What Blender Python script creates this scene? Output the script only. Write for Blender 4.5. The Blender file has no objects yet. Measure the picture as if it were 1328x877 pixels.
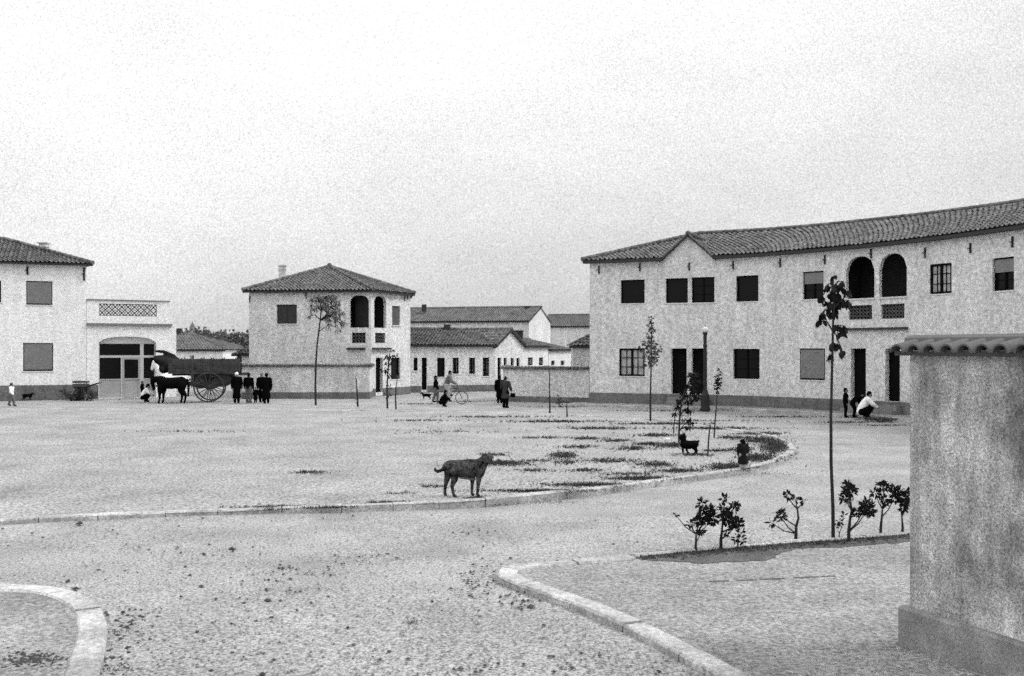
import bpy, bmesh, math, random
from mathutils import Vector, Matrix, noise
random.seed(7)
R = math.radians
F, HX, HY, EYE = 1300.0, 664.0, 453.0, 2.8
sc = bpy.context.scene
COL = sc.collection

# ---------------------------------------------------------------- pixel helpers
def gp(px, py, z=0.0):                       # ground point seen at a photo pixel
    Y = F*(EYE-z)/(py-HY)
    return Vector(((px-HX)/F*Y, Y, z))
def at(px, py, Y):                           # point at depth Y
    return Vector(((px-HX)/F*Y, Y, EYE-(py-HY)/F*Y))
def V(*a): return Vector(a)

# ---------------------------------------------------------------- materials (a black-and-white world)
MATS = {}
def mat(name, val, rough=0.9, var=0.0, scale=3.0, fine=0.0, fscale=40.0, bump=0.0, bscale=30.0, streak=0.0, spec=0.2, dist=0.02, blot=0.0, blotv=0.15, bands=None):
    if name in MATS: return MATS[name]
    m = bpy.data.materials.new(name); m.use_nodes = True
    nt = m.node_tree; N = nt.nodes; L = nt.links
    b = N['Principled BSDF']; b.inputs['Roughness'].default_value = rough
    b.inputs['Specular IOR Level'].default_value = spec
    tc = N.new('ShaderNodeTexCoord')
    def nz(sc_, det=4, vec=None, ro=0.6):
        t = N.new('ShaderNodeTexNoise'); t.inputs['Scale'].default_value = sc_
        t.inputs['Detail'].default_value = det; t.inputs['Roughness'].default_value = ro
        L.new(vec or tc.outputs['Object'], t.inputs['Vector']); return t.outputs['Fac']
    def mth(op, a, c):
        t = N.new('ShaderNodeMath'); t.operation = op
        for i, x in enumerate((a, c)):
            if isinstance(x, (int, float)): t.inputs[i].default_value = x
            else: L.new(x, t.inputs[i])
        return t.outputs[0]
    v = None
    def addvar(cur, fac, amp):               # cur * (1 + amp*(fac-.5)*2)
        k = mth('ADD', mth('MULTIPLY', mth('SUBTRACT', fac, 0.5), 2*amp), 1.0)
        return mth('MULTIPLY', cur if cur is not None else val, k)
    if var: v = addvar(v, nz(scale, 5), var)
    if fine: v = addvar(v, nz(fscale, 3, ro=0.75), fine)
    if streak:
        mp = N.new('ShaderNodeMapping'); mp.inputs['Scale'].default_value = (2.6, 2.6, 0.35)
        L.new(tc.outputs['Object'], mp.inputs['Vector'])
        v = addvar(v, nz(1.0, 6, mp.outputs['Vector'], 0.65), streak)
    if blot:                                  # blotches of dirt with edges of their own
        rp = N.new('ShaderNodeMapRange'); rp.inputs['From Min'].default_value = 0.56; rp.inputs['From Max'].default_value = 0.70
        L.new(nz(scale*0.8+0.05, 6, ro=0.7), rp.inputs['Value'])
        k = mth('SUBTRACT', 1.0, mth('MULTIPLY', rp.outputs[0], blot))
        v = mth('MULTIPLY', v if v is not None else val, k)
    if bands:
        w = N.new('ShaderNodeTexWave'); w.bands_direction = bands[0]; w.inputs['Scale'].default_value = bands[1]; w.inputs['Distortion'].default_value = 0.3
        L.new(tc.outputs['Object'], w.inputs['Vector'])
        v = addvar(v, w.outputs['Fac'], bands[2])
    if v is None:
        b.inputs['Base Color'].default_value = (val, val, val, 1)
    else:
        cb = N.new('ShaderNodeCombineColor')
        for i in range(3): L.new(v, cb.inputs[i])
        L.new(cb.outputs[0], b.inputs['Base Color'])
    if bump:
        bp = N.new('ShaderNodeBump'); bp.inputs['Strength'].default_value = bump; bp.inputs['Distance'].default_value = dist
        L.new(nz(bscale, 6, ro=0.7), bp.inputs['Height']); L.new(bp.outputs[0], b.inputs['Normal'])
    MATS[name] = m; return m

STUCCO  = mat('stucco', 0.63, var=0.22, scale=0.5, fine=0.9, fscale=7, bump=1.0, bscale=9, streak=0.34, dist=0.06, blot=0.20)
STUCCOD = mat('stucco_grey', 0.58, var=0.25, scale=0.6, fine=0.9, fscale=7, bump=1.0, bscale=9, streak=0.36, dist=0.06, blot=0.22)
STUCCOW = mat('stucco_white', 0.78, var=0.14, scale=0.5, fine=0.5, fscale=7, bump=0.9, bscale=9, streak=0.20, dist=0.05, blot=0.10)
NEARW   = mat('render_weathered', 0.37, var=1.5, scale=1.7, fine=1.7, fscale=50, bump=1.0, bscale=40, streak=1.9, dist=0.02, blot=0.42)
PLINTH  = mat('plinth_paint', 0.14, var=0.6, scale=1.2, fine=0.9, fscale=9, bump=0.8, bscale=12, streak=0.5, dist=0.04)
NPLINTH = mat('plinth_near', 0.25, var=0.9, scale=2.2, fine=1.0, fscale=55, bump=1.0, bscale=45, dist=0.015, blot=0.35)
TILE    = mat('roof_tile', 0.115, var=0.9, scale=1.5, fine=2.0, fscale=6, bump=0.5, bscale=14, dist=0.02)
TILEFAR = mat('roof_tile_far', 0.125, var=0.6, scale=0.8, fine=1.2, fscale=3, bump=0.5, bscale=8, dist=0.05)
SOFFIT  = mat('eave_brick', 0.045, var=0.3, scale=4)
TRIM    = mat('white_trim', 0.58, var=0.2, scale=2, fine=0.4, fscale=20)
WOODD   = mat('dark_wood', 0.008, rough=0.9, var=0.6, scale=5, spec=0)
WOODG   = mat('grey_wood', 0.10, var=0.6, scale=4, fine=0.5, fscale=20)
PANE    = mat('window_glass', 0.006, rough=0.2, spec=0.12)
CURT    = mat('curtain', 0.36, var=1.0, scale=3, bands=('X', 5, 0.3))
BLIND   = mat('roller_blind', 0.21, var=0.25, scale=3, fine=0.6, fscale=10, bands=('Z', 9, 0.16))
DARKIN  = mat('interior_shade', 0.03, var=0.6, scale=2, spec=0)  # loggia rooms: the shade inside is put into this near-black colour
IRON    = mat('iron', 0.03, rough=0.7, var=0.5, scale=6, spec=0.1)
GROUND  = mat('earth', 0.255, var=0.55, scale=0.55, fine=2.4, fscale=34, bump=0.4, bscale=45, dist=0.012, blot=0.20)
ISLAND  = mat('earth_square', 0.255, var=0.5, scale=0.5, fine=2.4, fscale=18, bump=0.5, bscale=30, dist=0.02, blot=0.26)
WALKM   = mat('pavement_cement', 0.25, var=0.6, scale=0.9, fine=1.9, fscale=24, bump=1.0, bscale=35, dist=0.02, blot=0.14)
KERBM   = mat('kerb_stone', 0.37, var=1.0, scale=1.3, fine=1.1, fscale=20, bump=1.0, bscale=25, dist=0.02, blot=0.35)
SOIL    = mat('soil', 0.11, var=0.9, scale=3, fine=1.2, fscale=30, bump=1.0, bscale=30, dist=0.04)
STONEM  = mat('stone', 0.16, var=0.8, scale=3, fine=0.5, fscale=60)
CLODM   = mat('clod', 0.05, var=0.9, scale=3, fine=0.5, fscale=60)
WEED    = mat('weed', 0.055, var=0.9, scale=3, spec=0)
LEAF    = mat('leaf_dark', 0.016, rough=0.7, var=0.9, scale=8, spec=0.05)
LEAFL   = mat('leaf_pale', 0.13, rough=0.8, var=0.9, scale=5, spec=0.05)
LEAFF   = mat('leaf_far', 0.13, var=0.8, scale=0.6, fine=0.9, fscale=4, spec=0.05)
BARK    = mat('bark', 0.03, var=0.7, scale=9, bump=0.6, bscale=30, dist=0.01, spec=0.05)
BARKL   = mat('bark_pale', 0.12, var=0.4, scale=9)
FURD    = mat('fur_brindle', 0.055, rough=0.95, var=3.0, scale=11, fine=2.4, fscale=40, bump=1.0, bscale=70, dist=0.02, spec=0)
FURB    = mat('fur_black', 0.004, rough=0.9, var=0.4, scale=6, spec=0.02)
FURW    = mat('fur_white', 0.74, rough=0.8, var=0.2, scale=3)
CLB     = mat('cloth_black', 0.004, var=0.5, scale=6, bump=0.5, bscale=12, dist=0.03, spec=0)
CLG     = mat('cloth_grey', 0.04, var=0.9, scale=6, bump=0.5, bscale=12, dist=0.03, spec=0)
CLM     = mat('cloth_midgrey', 0.13, var=0.7, scale=6, bump=0.5, bscale=12, dist=0.03, spec=0)
CLW     = mat('cloth_white', 0.78, var=0.2, scale=6, bump=0.5, bscale=12, dist=0.03)
SKIN    = mat('skin', 0.17, rough=0.6)
HAIR    = mat('hair', 0.004, rough=0.8, spec=0.02)
CARTW   = mat('cart_wood', 0.075, var=1.0, scale=2.5, fine=0.8, fscale=12, bump=0.5, bscale=12, spec=0)
CARTP   = mat('cart_wheel_wood', 0.05, var=0.7, scale=3, spec=0)
TARP    = mat('tarpaulin', 0.02, var=0.8, scale=2, bump=1.0, bscale=4, dist=0.10, spec=0)
WICKER  = mat('wicker', 0.25, var=0.4, scale=10)
GLOBE   = mat('lamp_globe', 0.6, rough=0.3)
STEEL   = mat('bicycle_metal', 0.03, rough=0.5)

# ---------------------------------------------------------------- object helpers
def props(o, label=None, cat=None, group=None, kind=None):
    if label: o['label'] = label
    if cat: o['category'] = cat
    if group: o['group'] = group
    if kind: o['kind'] = kind
    return o
def thing(name, label, cat, loc=(0, 0, 0), rz=0.0, group=None):
    o = bpy.data.objects.new(name, None); COL.objects.link(o)
    o.location = loc; o.rotation_euler = (0, 0, rz); o.empty_display_size = 0.3
    return props(o, label, cat, group)
def obj(name, bm, m, parent=None, world=False, smooth=False, loc=None, rz=0.0):
    """world=True: the mesh is in world coordinates and its (unrotated) root lies at parent.location"""
    if world and parent is not None:
        r = parent
        while r is not None:
            bmesh.ops.translate(bm, verts=bm.verts, vec=-Vector(r.location)); r = r.parent
    me = bpy.data.meshes.new(name); bm.to_mesh(me); bm.free()
    for x in (m if isinstance(m, (list, tuple)) else [m]): me.materials.append(x)
    if smooth:
        for p in me.polygons: p.use_smooth = True
    o = bpy.data.objects.new(name, me); COL.objects.link(o)
    if parent is not None: o.parent = parent
    if loc is not None: o.location = loc
    o.rotation_euler = (0, 0, rz)
    return o
def B(): return bmesh.new()
def quad(bm, *p, mi=0):
    try:
        f = bm.faces.new([bm.verts.new(x) for x in p]); f.material_index = mi; return f
    except ValueError: return None
def box(bm, c, s, rz=0.0, rx=0.0, ry=0.0, bev=0.0):
    M = Matrix.Translation(Vector(c)) @ Matrix.Rotation(rz, 4, 'Z') @ Matrix.Rotation(ry, 4, 'Y') @ Matrix.Rotation(rx, 4, 'X') @ Matrix.Diagonal((s[0], s[1], s[2], 1))
    r = bmesh.ops.create_cube(bm, size=1.0, matrix=M)
    if bev:
        es = list({e for v in r['verts'] for e in v.link_edges})
        bmesh.ops.bevel(bm, geom=es, offset=bev, segments=1, affect='EDGES')
def tube(bm, pts, rad, n=7, caps=True):
    pts = [Vector(p) for p in pts]
    if not isinstance(rad, (list, tuple)): rad = [rad]*len(pts)
    rings = []; prev = None
    for i, p in enumerate(pts):
        d = (pts[min(i+1, len(pts)-1)] - pts[max(i-1, 0)]).normalized()
        if prev is None: prev = d.orthogonal().normalized()
        a = (prev - d*prev.dot(d))
        a = a.normalized() if a.length > 1e-6 else d.orthogonal().normalized()
        b = d.cross(a); prev = a
        rings.append([bm.verts.new(p + (a*math.cos(2*math.pi*k/n) + b*math.sin(2*math.pi*k/n))*rad[i]) for k in range(n)])
    for r0, r1 in zip(rings, rings[1:]):
        for k in range(n): bm.faces.new((r0[k], r0[(k+1) % n], r1[(k+1) % n], r1[k]))
    if caps:
        bm.faces.new(rings[0][::-1]); bm.faces.new(rings[-1])
def ring(bm, c, r, rt, nx=28, axis='Y', n=6):          # torus, its axis along X or Y
    pts = []
    rings = []
    for i in range(nx):
        a = 2*math.pi*i/nx
        rad = V(math.cos(a), 0, math.sin(a)) if axis == 'Y' else V(0, math.cos(a), math.sin(a))
        ax = V(0, 1, 0) if axis == 'Y' else V(1, 0, 0)
        rings.append([bm.verts.new(Vector(c) + rad*(r + rt*math.cos(2*math.pi*k/n)) + ax*rt*math.sin(2*math.pi*k/n)) for k in range(n)])
    for i in range(nx):
        r0, r1 = rings[i], rings[(i+1) % nx]
        for k in range(n): bm.faces.new((r0[k], r0[(k+1) % n], r1[(k+1) % n], r1[k]))
def lathe(bm, prof, c=(0, 0, 0), n=16, sx=1, sy=1):
    rs = []
    for r, z in prof:
        rs.append([bm.verts.new((c[0]+sx*r*math.cos(2*math.pi*k/n), c[1]+sy*r*math.sin(2*math.pi*k/n), c[2]+z)) for k in range(n)])
    for a, b in zip(rs, rs[1:]):
        for k in range(n): bm.faces.new((a[k], a[(k+1) % n], b[(k+1) % n], b[k]))
    bm.faces.new(rs[0][::-1]); bm.faces.new(rs[-1])
def ellip(bm, c, s, sub=2, rot=None):
    M = Matrix.Translation(Vector(c)) @ (rot.to_4x4() if rot else Matrix.Identity(4)) @ Matrix.Diagonal((s[0], s[1], s[2], 1))
    bmesh.ops.create_icosphere(bm, subdivisions=sub, radius=1.0, matrix=M)
def capsule(bm, p0, r0, p1, r1):
    t = bmesh.new()
    for p, r in ((p0, r0), (p1, r1)):
        bmesh.ops.create_icosphere(t, subdivisions=2, radius=r, matrix=Matrix.Translation(Vector(p)))
    bmesh.ops.convex_hull(t, input=t.verts)
    me = bpy.data.meshes.new('t'); 
    loose = [v for v in t.verts if not v.link_faces]
    bmesh.ops.delete(t, geom=loose, context='VERTS')
    t.to_mesh(me); t.free(); bm.from_mesh(me); bpy.data.meshes.remove(me)
def fused(bm, voxel, smooth=4):
    """fuse overlapping closed shapes into one continuous surface"""
    me = bpy.data.meshes.new('t'); bm.to_mesh(me); bm.free()
    o = bpy.data.objects.new('t', me); COL.objects.link(o)
    r = o.modifiers.new('r', 'REMESH'); r.mode = 'VOXEL'; r.voxel_size = voxel
    s = o.modifiers.new('s', 'SMOOTH'); s.factor = 0.5; s.iterations = smooth
    dg = bpy.context.evaluated_depsgraph_get(); dg.update()
    m2 = bpy.data.meshes.new_from_object(o.evaluated_get(dg))
    out = bmesh.new(); out.from_mesh(m2)
    bpy.data.objects.remove(o); bpy.data.meshes.remove(me); bpy.data.meshes.remove(m2)
    return out

# ---------------------------------------------------------------- walls with openings
def smap(A, Bp):
    A = Vector((A[0], A[1], 0)); Bp = Vector((Bp[0], Bp[1], 0)); u = (Bp-A).normalized()
    n = V(-u.y, u.x, 0)                     # inward (away from the camera for a wall running left to right)
    f = lambda s, z, d=0.0: A + u*s + n*d + V(0, 0, z)
    f.L = (Bp-A).length
    f.ang = lambda s: math.atan2(u.y, u.x)
    return f
def cmap(P, step=0.25):                     # curved facade through points
    P = [Vector((p[0], p[1], 0)) for p in P]; pts = []
    for i in range(len(P)-1):
        p0 = P[i-1] if i else P[0]*2-P[1]; p1 = P[i]; p2 = P[i+1]; p3 = P[i+2] if i+2 < len(P) else P[-1]*2-P[-2]
        for k in range(24):
            t = k/24.0
            pts.append(0.5*((2*p1)+(p2-p0)*t+(2*p0-5*p1+4*p2-p3)*t*t+(3*p1-p0-3*p2+p3)*t**3))
    pts.append(P[-1])
    cum = [0.0]
    for a, b in zip(pts, pts[1:]): cum.append(cum[-1]+(b-a).length)
    Lg = cum[-1]
    def pos(s):
        if s <= 0: return pts[0] + (pts[1]-pts[0]).normalized()*s
        if s >= Lg: return pts[-1] + (pts[-1]-pts[-2]).normalized()*(s-Lg)
        lo, hi = 0, len(cum)-1
        while hi-lo > 1:
            m_ = (lo+hi)//2
            if cum[m_] <= s: lo = m_
            else: hi = m_
        return pts[lo].lerp(pts[hi], (s-cum[lo])/(cum[hi]-cum[lo]))
    def tan(s):
        return (pos(s+0.6)-pos(s-0.6)).normalized()
    def f(s, z, d=0.0):
        t = tan(s); return pos(s) + V(-t.y, t.x, 0)*d + V(0, 0, z)
    f.L = Lg; f.ang = lambda s: math.atan2(tan(s).y, tan(s).x)
    return f
def s_at(f, px):                            # wall coordinate seen in photo column px
    lo, hi = -3.0, f.L+3.0; t = (px-HX)/F
    for _ in range(50):
        m_ = (lo+hi)/2; p = f(m_, 0)
        if p.x/p.y < t: lo = m_
        else: hi = m_
    return (lo+hi)/2
def z_at(f, s, py):
    return EYE-(py-HY)/F*f(s, 0).y
def op(f, x0, x1, y0, y1, arch=0.0, **k):
    s0, s1 = s_at(f, x0), s_at(f, x1); sm = (s0+s1)/2
    d = dict(s0=s0, s1=s1, z0=z_at(f, sm, y1), z1=z_at(f, sm, y0), arch=arch, depth=0.2); d.update(k); return d
def wall(bm, f, s0, s1, z0, z1, ops, step=None, d0=0.0):
    S = {s0, s1}; Z = {z0, z1}
    for o in ops:
        S |= {o['s0'], o['s1']}; Z |= {max(z0, o['z0']), o['z1']}
    if step:
        k = s0
        while k < s1: S.add(k); k += step
    S = sorted(x for x in S if s0 <= x <= s1); Z = sorted(x for x in Z if z0 <= x <= z1)
    for a, b in zip(S, S[1:]):
        if b-a < 1e-4: continue
        for c, d in zip(Z, Z[1:]):
            if d-c < 1e-4: continue
            ms, mz = (a+b)/2, (c+d)/2
            if any(o['s0'] < ms < o['s1'] and o['z0'] < mz < o['z1'] for o in ops): continue
            quad(bm, f(a, c, d0), f(b, c, d0), f(b, d, d0), f(a, d, d0))
    for o in ops:
        a, b, c, d, D = o['s0'], o['s1'], o['z0'], o['z1'], o['depth']
        top = []
        if o['arch']:
            sp = d-o['arch']; n = 10
            for i in range(n+1):
                t = -1+2*i/n; top.append((a+(b-a)*i/n, sp+o['arch']*math.sqrt(max(0, 1-abs(t)**2.2))))
            for (p, q), (p2, q2) in zip(top, top[1:]):
                quad(bm, f(p, q, d0), f(p2, q2, d0), f(p2, d, d0), f(p, d, d0))
        else: sp = d; top = [(a, d), (b, d)]
        out = [(a, c), (a, sp)] + top[(1 if o['arch'] else 1):-1] + ([(b, sp)] if True else []) + [(b, c)]
        if not o['arch']: out = [(a, c), (a, d), (b, d), (b, c)]
        for (p, q), (p2, q2) in zip(out, out[1:]+out[:1]):
            quad(bm, f(p, q, d0), f(p, q, D), f(p2, q2, D), f(p2, q2, d0))
def fbox(bm, f, s0, s1, z0, z1, d0, d1, step=0.6):     # a box following the wall
    n = max(1, int((s1-s0)/step)); prev = None
    for i in range(n+1):
        s = s0+(s1-s0)*i/n
        cur = [bm.verts.new(f(s, z, d)) for z, d in ((z0, d0), (z0, d1), (z1, d1), (z1, d0))]
        if prev:
            for k in range(4): bm.faces.new((prev[k], cur[k], cur[(k+1) % 4], prev[(k+1) % 4]))
        else: bm.faces.new(cur)
        prev = cur
    bm.faces.new(prev[::-1])

def window(root, f, o, kind, name='window', mf=None):
    """window or door set in opening o: a part of root with pane, blind and sill below it"""
    w, h = o['s1']-o['s0'], o['z1']-o['z0']; sm = (o['s0']+o['s1'])/2
    D = o['depth']; p = f(sm, o['z0'], D-0.06) - Vector(root.location); a = f.ang(sm)
    bm = B(); t = 0.085 if kind == 'casement' else 0.055
    fm = mf or (WOODD)
    hw = w/2
    pale = kind in ('casement', 'shutter')
    box(bm, (-hw+t/2, 0, h/2), (t, 0.07, h)); box(bm, (hw-t/2, 0, h/2), (t, 0.07, h))
    box(bm, (0, 0, h-t/2), (w-2*t, 0.07, t))
    if name == 'window': box(bm, (0, 0, t/2), (w-2*t, 0.07, t))
    if kind in ('casement', 'casement_dark', 'half'):
        box(bm, (0, 0.002, h/2), (t*1.3, 0.06, h-2*t))
        for k in (1, 2):
            for sx in (-1, 1): box(bm, (sx*(hw-t)/2, 0.004, h*k/3), (hw-t*1.7, 0.04, 0.028))
        if kind == 'casement':
            for sx in (-1, 1): box(bm, (sx*(hw-t)/2, 0.005, h/2), (0.028, 0.036, h-2*t))
    if kind == 'door':
        for k in range(4): box(bm, (-hw+t+(w-2*t)*(k+.5)/4, 0.012, h/2-t/2), ((w-2*t)/4-0.012, 0.03, h-t-0.02))
        box(bm, (0, -0.006, h*0.45), (w-2*t, 0.02, 0.09)); box(bm, (0, -0.006, h*0.8), (w-2*t, 0.02, 0.07))
    wo = obj(name, bm, fm, root, loc=p, rz=a)
    if kind != 'door':
        bm = B(); box(bm, (0, 0.03, h/2), (w-t, 0.012, h-t)); obj('pane', bm, PANE if kind != 'casement' else CURT, wo)
    if kind == 'door':
        bm = B(); tube(bm, [(hw-0.16, -0.01, h*0.5), (hw-0.16, -0.07, h*0.5), (hw-0.26, -0.07, h*0.5)], 0.014, 6); obj('handle', bm, IRON, wo)
    if kind in ('half', 'shutter'):
        bm = B(); hh = h*(0.45 if kind == 'half' else 0.95)-0.07
        ns = int(hh/0.06)
        for k in range(ns):
            box(bm, (0, -0.05, h-0.06-(k+.5)*hh/ns), (w-0.09, 0.018, hh/ns*0.93), rx=0.12)
        obj('blind', bm, BLIND, wo)
    if name == 'window':
        bm = B(); box(bm, (0, -D/2+0.045, -0.03), (w+0.12, D+0.03, 0.055), bev=0.008); obj('sill', bm, TRIM, wo)
    return wo

# ---------------------------------------------------------------- tiled roofs
def profile(t, amp):
    return amp*math.sin(math.pi*t/0.5) if t < 0.5 else -0.45*amp*math.sin(math.pi*(t-0.5)/0.5)
def tiles(bm, g, u0, u1, vr, pitch=0.23, row=0.36, amp=0.055, sub=6):
    """g(u,v,h)->point ; vr(u)->(v0,v1)"""
    nc = max(1, round((u1-u0)/pitch)); pw = (u1-u0)/nc
    vmax = max(vr(u0+(u1-u0)*k/40)[1] for k in range(41)); vmin = min(vr(u0+(u1-u0)*k/40)[0] for k in range(41))
    nr = max(1, int(math.ceil((vmax-vmin)/row)))
    for c in range(nc):
        ss = [k/sub for k in range(sub+1)]
        jit = [random.uniform(-0.012, 0.012) for _ in range(nr+1)]; ju = random.uniform(-0.012, 0.012)
        for r in range(nr):
            va, vb = vmin+r*row, vmin+(r+1)*row
            lo, hi = [], []
            ok = False
            for t in ss:
                u = u0+(c+t)*pw; a, b = vr(u)
                x0, x1 = min(max(va, a), b), min(max(vb, a), b)
                if x1-x0 > 1e-3: ok = True
                hgt = profile(t, amp)
                lo.append(g(u+ju*(0 < t < 1), x0, hgt+0.035+jit[r])); hi.append(g(u, x1, hgt+0.0))
            if not ok: continue
            vl = [bm.verts.new(p) for p in lo]; vh = [bm.verts.new(p) for p in hi]
            for k in range(sub):
                try: bm.faces.new((vl[k], vl[k+1], vh[k+1], vh[k]))
                except ValueError: pass
def roof_face(bm, P, bmu=None, **k):
    """P: corners, the first two along the eave"""
    P = [Vector(p) for p in P]; e = (P[1]-P[0]).normalized()
    n = e.cross(P[2]-P[0]).normalized()
    if n.z < 0: n = -n
    v = n.cross(e)
    if v.z < 0: v = -v
    uv = [((p-P[0]).dot(e), (p-P[0]).dot(v)) for p in P]
    us = [a for a, _ in uv]; u0, u1 = min(us), max(us)
    def vr(u):
        u = min(max(u, u0+1e-5), u1-1e-5); vs = []
        for (a, b), (c, d) in zip(uv, uv[1:]+uv[:1]):
            if (a-u)*(c-u) <= 0 and abs(a-c) > 1e-9: vs.append(b+(d-b)*(u-a)/(c-a))
        return (min(vs), max(vs)) if vs else (0, 0)
    tiles(bm, lambda u, w, h: P[0]+e*u+v*w+n*h, u0, u1, vr, **k)
    if bmu is not None:
        lo = [bmu.verts.new(p-n*0.15) for p in P]; hi = [bmu.verts.new(p-n*0.035) for p in P]
        bmu.faces.new(lo); bmu.faces.new(hi[::-1])
        for i in range(len(P)):
            j = (i+1) % len(P); bmu.faces.new((lo[i], lo[j], hi[j], hi[i]))
def ridge(bm, p, q, r=0.11):
    p, q = Vector(p), Vector(q); n = max(2, int((q-p).length/0.4)); 
    for i in range(n):
        a, b = p.lerp(q, i/n), p.lerp(q, (i+1)/n+0.01)
        tube(bm, [a, b], [r*1.08, r*0.92], 8)
def chimney(root, c, w, z0, z1, mt=STUCCO, cap=True, name='chimney'):
    bm = B(); box(bm, (c[0], c[1], (z0+z1)/2), (w, w, z1-z0))
    if cap:
        box(bm, (c[0], c[1], z1-0.18), (w+0.10, w+0.10, 0.06)); box(bm, (c[0], c[1], z1+0.03), (w+0.14, w+0.14, 0.06))
    return obj(name, bm, mt, root, world=True)
def offset_poly(P, d):
    """grow a counter-clockwise footprint outward by d"""
    out = []; n = len(P)
    for i in range(n):
        a, b, c = Vector(P[i-1]).to_2d(), Vector(P[i]).to_2d(), Vector(P[(i+1) % n]).to_2d()
        e1, e2 = (b-a).normalized(), (c-b).normalized()
        n1, n2 = Vector((e1.y, -e1.x)), Vector((e2.y, -e2.x))
        m_ = (n1+n2); m_ = m_/max(0.3, (1+n1.dot(n2)))
        out.append(b+m_*d)
    return out
def coping_wall(name, label, P, zt, thick, group=None, tmat=TILE, wmat=STUCCOD, pl=0.35):
    """garden wall along the 2-D points P (left to right), tiled coping, dark foot"""
    root = thing(name, label, 'wall', (P[0][0], P[0][1], 0), group=group)
    bw, bc, bp = B(), B(), B()
    for a, b in zip(P, P[1:]):
        f = smap(a, b); fbox(bw, f, 0, f.L, 0, zt-0.08, 0, thick)
        fbox(bp, f, -0.03, f.L+0.03, 0, pl, -0.03, thick+0.03)
        n = int(f.L/0.2)
        fbox(bc, f, -0.06, f.L+0.06, zt-0.08, zt-0.03, -0.09, thick+0.09)
        for i in range(n):
            s = (i+.5)*f.L/n
            tube(bc, [f(s, zt-0.01, -0.13), f(s, zt+0.035, thick/2), f(s, zt-0.01, thick+0.13)], 0.075, 8)
    obj('wall_panel', bw, wmat, root, world=True)
    obj('coping', bc, tmat, root, world=True)
    obj('plinth', bp, PLINTH, root, world=True)
    return root

# ================================================================ TERRACE on the right
TP = [(3.93, 50.7), (7.4, 49.2), (10.9, 47.4), (13.45, 44.9), (15.5, 42.3), (17.2, 39.3), (18.45, 36.0), (19.6, 32.2), (20.4, 28.5)]
tf = cmap(TP)
WZ = 7.22
terr = thing('terraced_building', 'long curved two-storey stuccoed terrace with small gable and arched loggia', 'building', (TP[0][0], TP[0][1], 0))
W_ = []          # (opening, kind, name)
def T(x0, x1, y0, y1, kind, name='window', **k):
    o = op(tf, x0, x1, y0, y1, **k); W_.append((o, kind, name)); return o
T(805, 836, 363, 393.5, 'dark'); T(863.5, 892, 361, 393, 'dark'); T(897, 926.5, 359.5, 392.5, 'casement_dark')
T(954.5, 983.5, 357.5, 391, 'dark'); T(1041, 1068, 352, 388, 'half')
T(1206, 1234, 342, 381, 'casement', depth=0.12); T(1287, 1315, 334, 377, 'half')
T(803, 836, 452, 488, 'casement', depth=0.14); T(951, 985, 452.5, 491.5, 'casement_dark'); T(1037.5, 1070, 452, 493, 'shutter', depth=0.12)
T(1213, 1246, 452, 497, 'shutter', depth=0.12); T(1300, 1336, 452, 503, 'casement_dark')
for x0, x1, y1 in ((870.5, 890.5, 511), (897, 917, 511.5), (1103.5, 1123, 519), (1148, 1167, 521)):
    o = op(tf, x0, x1, 452, y1, depth=0.35); o['z0'] = 0.62; W_.append((o, 'door', 'door'))
l1 = op(tf, 1097, 1134, 332.5, 387.5, arch=0.62, depth=1.5); l2 = op(tf, 1140, 1176, 329.5, 386, arch=0.62, depth=1.5)
l2['z0'] = l1['z0']; l2['z1'] = l1['z1']
g1 = op(tf, 1100.5, 1131, 396, 414.5, depth=0.18); g2 = op(tf, 1142.5, 1173, 395, 414, depth=0.18)
g2['z0'], g2['z1'] = g1['z0'], g1['z1']
l1['depth'] = l2['depth'] = 0.2
OPS = [w[0] for w in W_]+[l1, l2, g1, g2]
bm = B(); wall(bm, tf, 0, tf.L+2, 0, WZ, OPS, step=0.7)
ga, gb = s_at(tf, 861), s_at(tf, 925.5); gm = (ga+gb)/2; GZ = 8.32
for (s0, z0), (s1, z1) in (((ga, WZ), (gm, GZ)), ((gm, GZ), (gb, WZ))):
    if s0 == ga: quad(bm, tf(s0, WZ), tf(s1, WZ), tf(s1, z1))
    else: quad(bm, tf(s0, WZ), tf(s1, WZ), tf(s0, z0))
# end wall and rear wall
C0 = tf(0, 0); C9 = tf(0, 0, 9)
quad(bm, C0, C9, C9+V(0, 0, WZ), C0+V(0, 0, WZ))
n = 16
for i in range(n):
    a, b = (tf.L+2)*i/n, (tf.L+2)*(i+1)/n
    quad(bm, tf(a, 0, 9), tf(b, 0, 9), tf(b, WZ, 9), tf(a, WZ, 9))
obj('wall', bm, STUCCO, terr, world=True)
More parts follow.
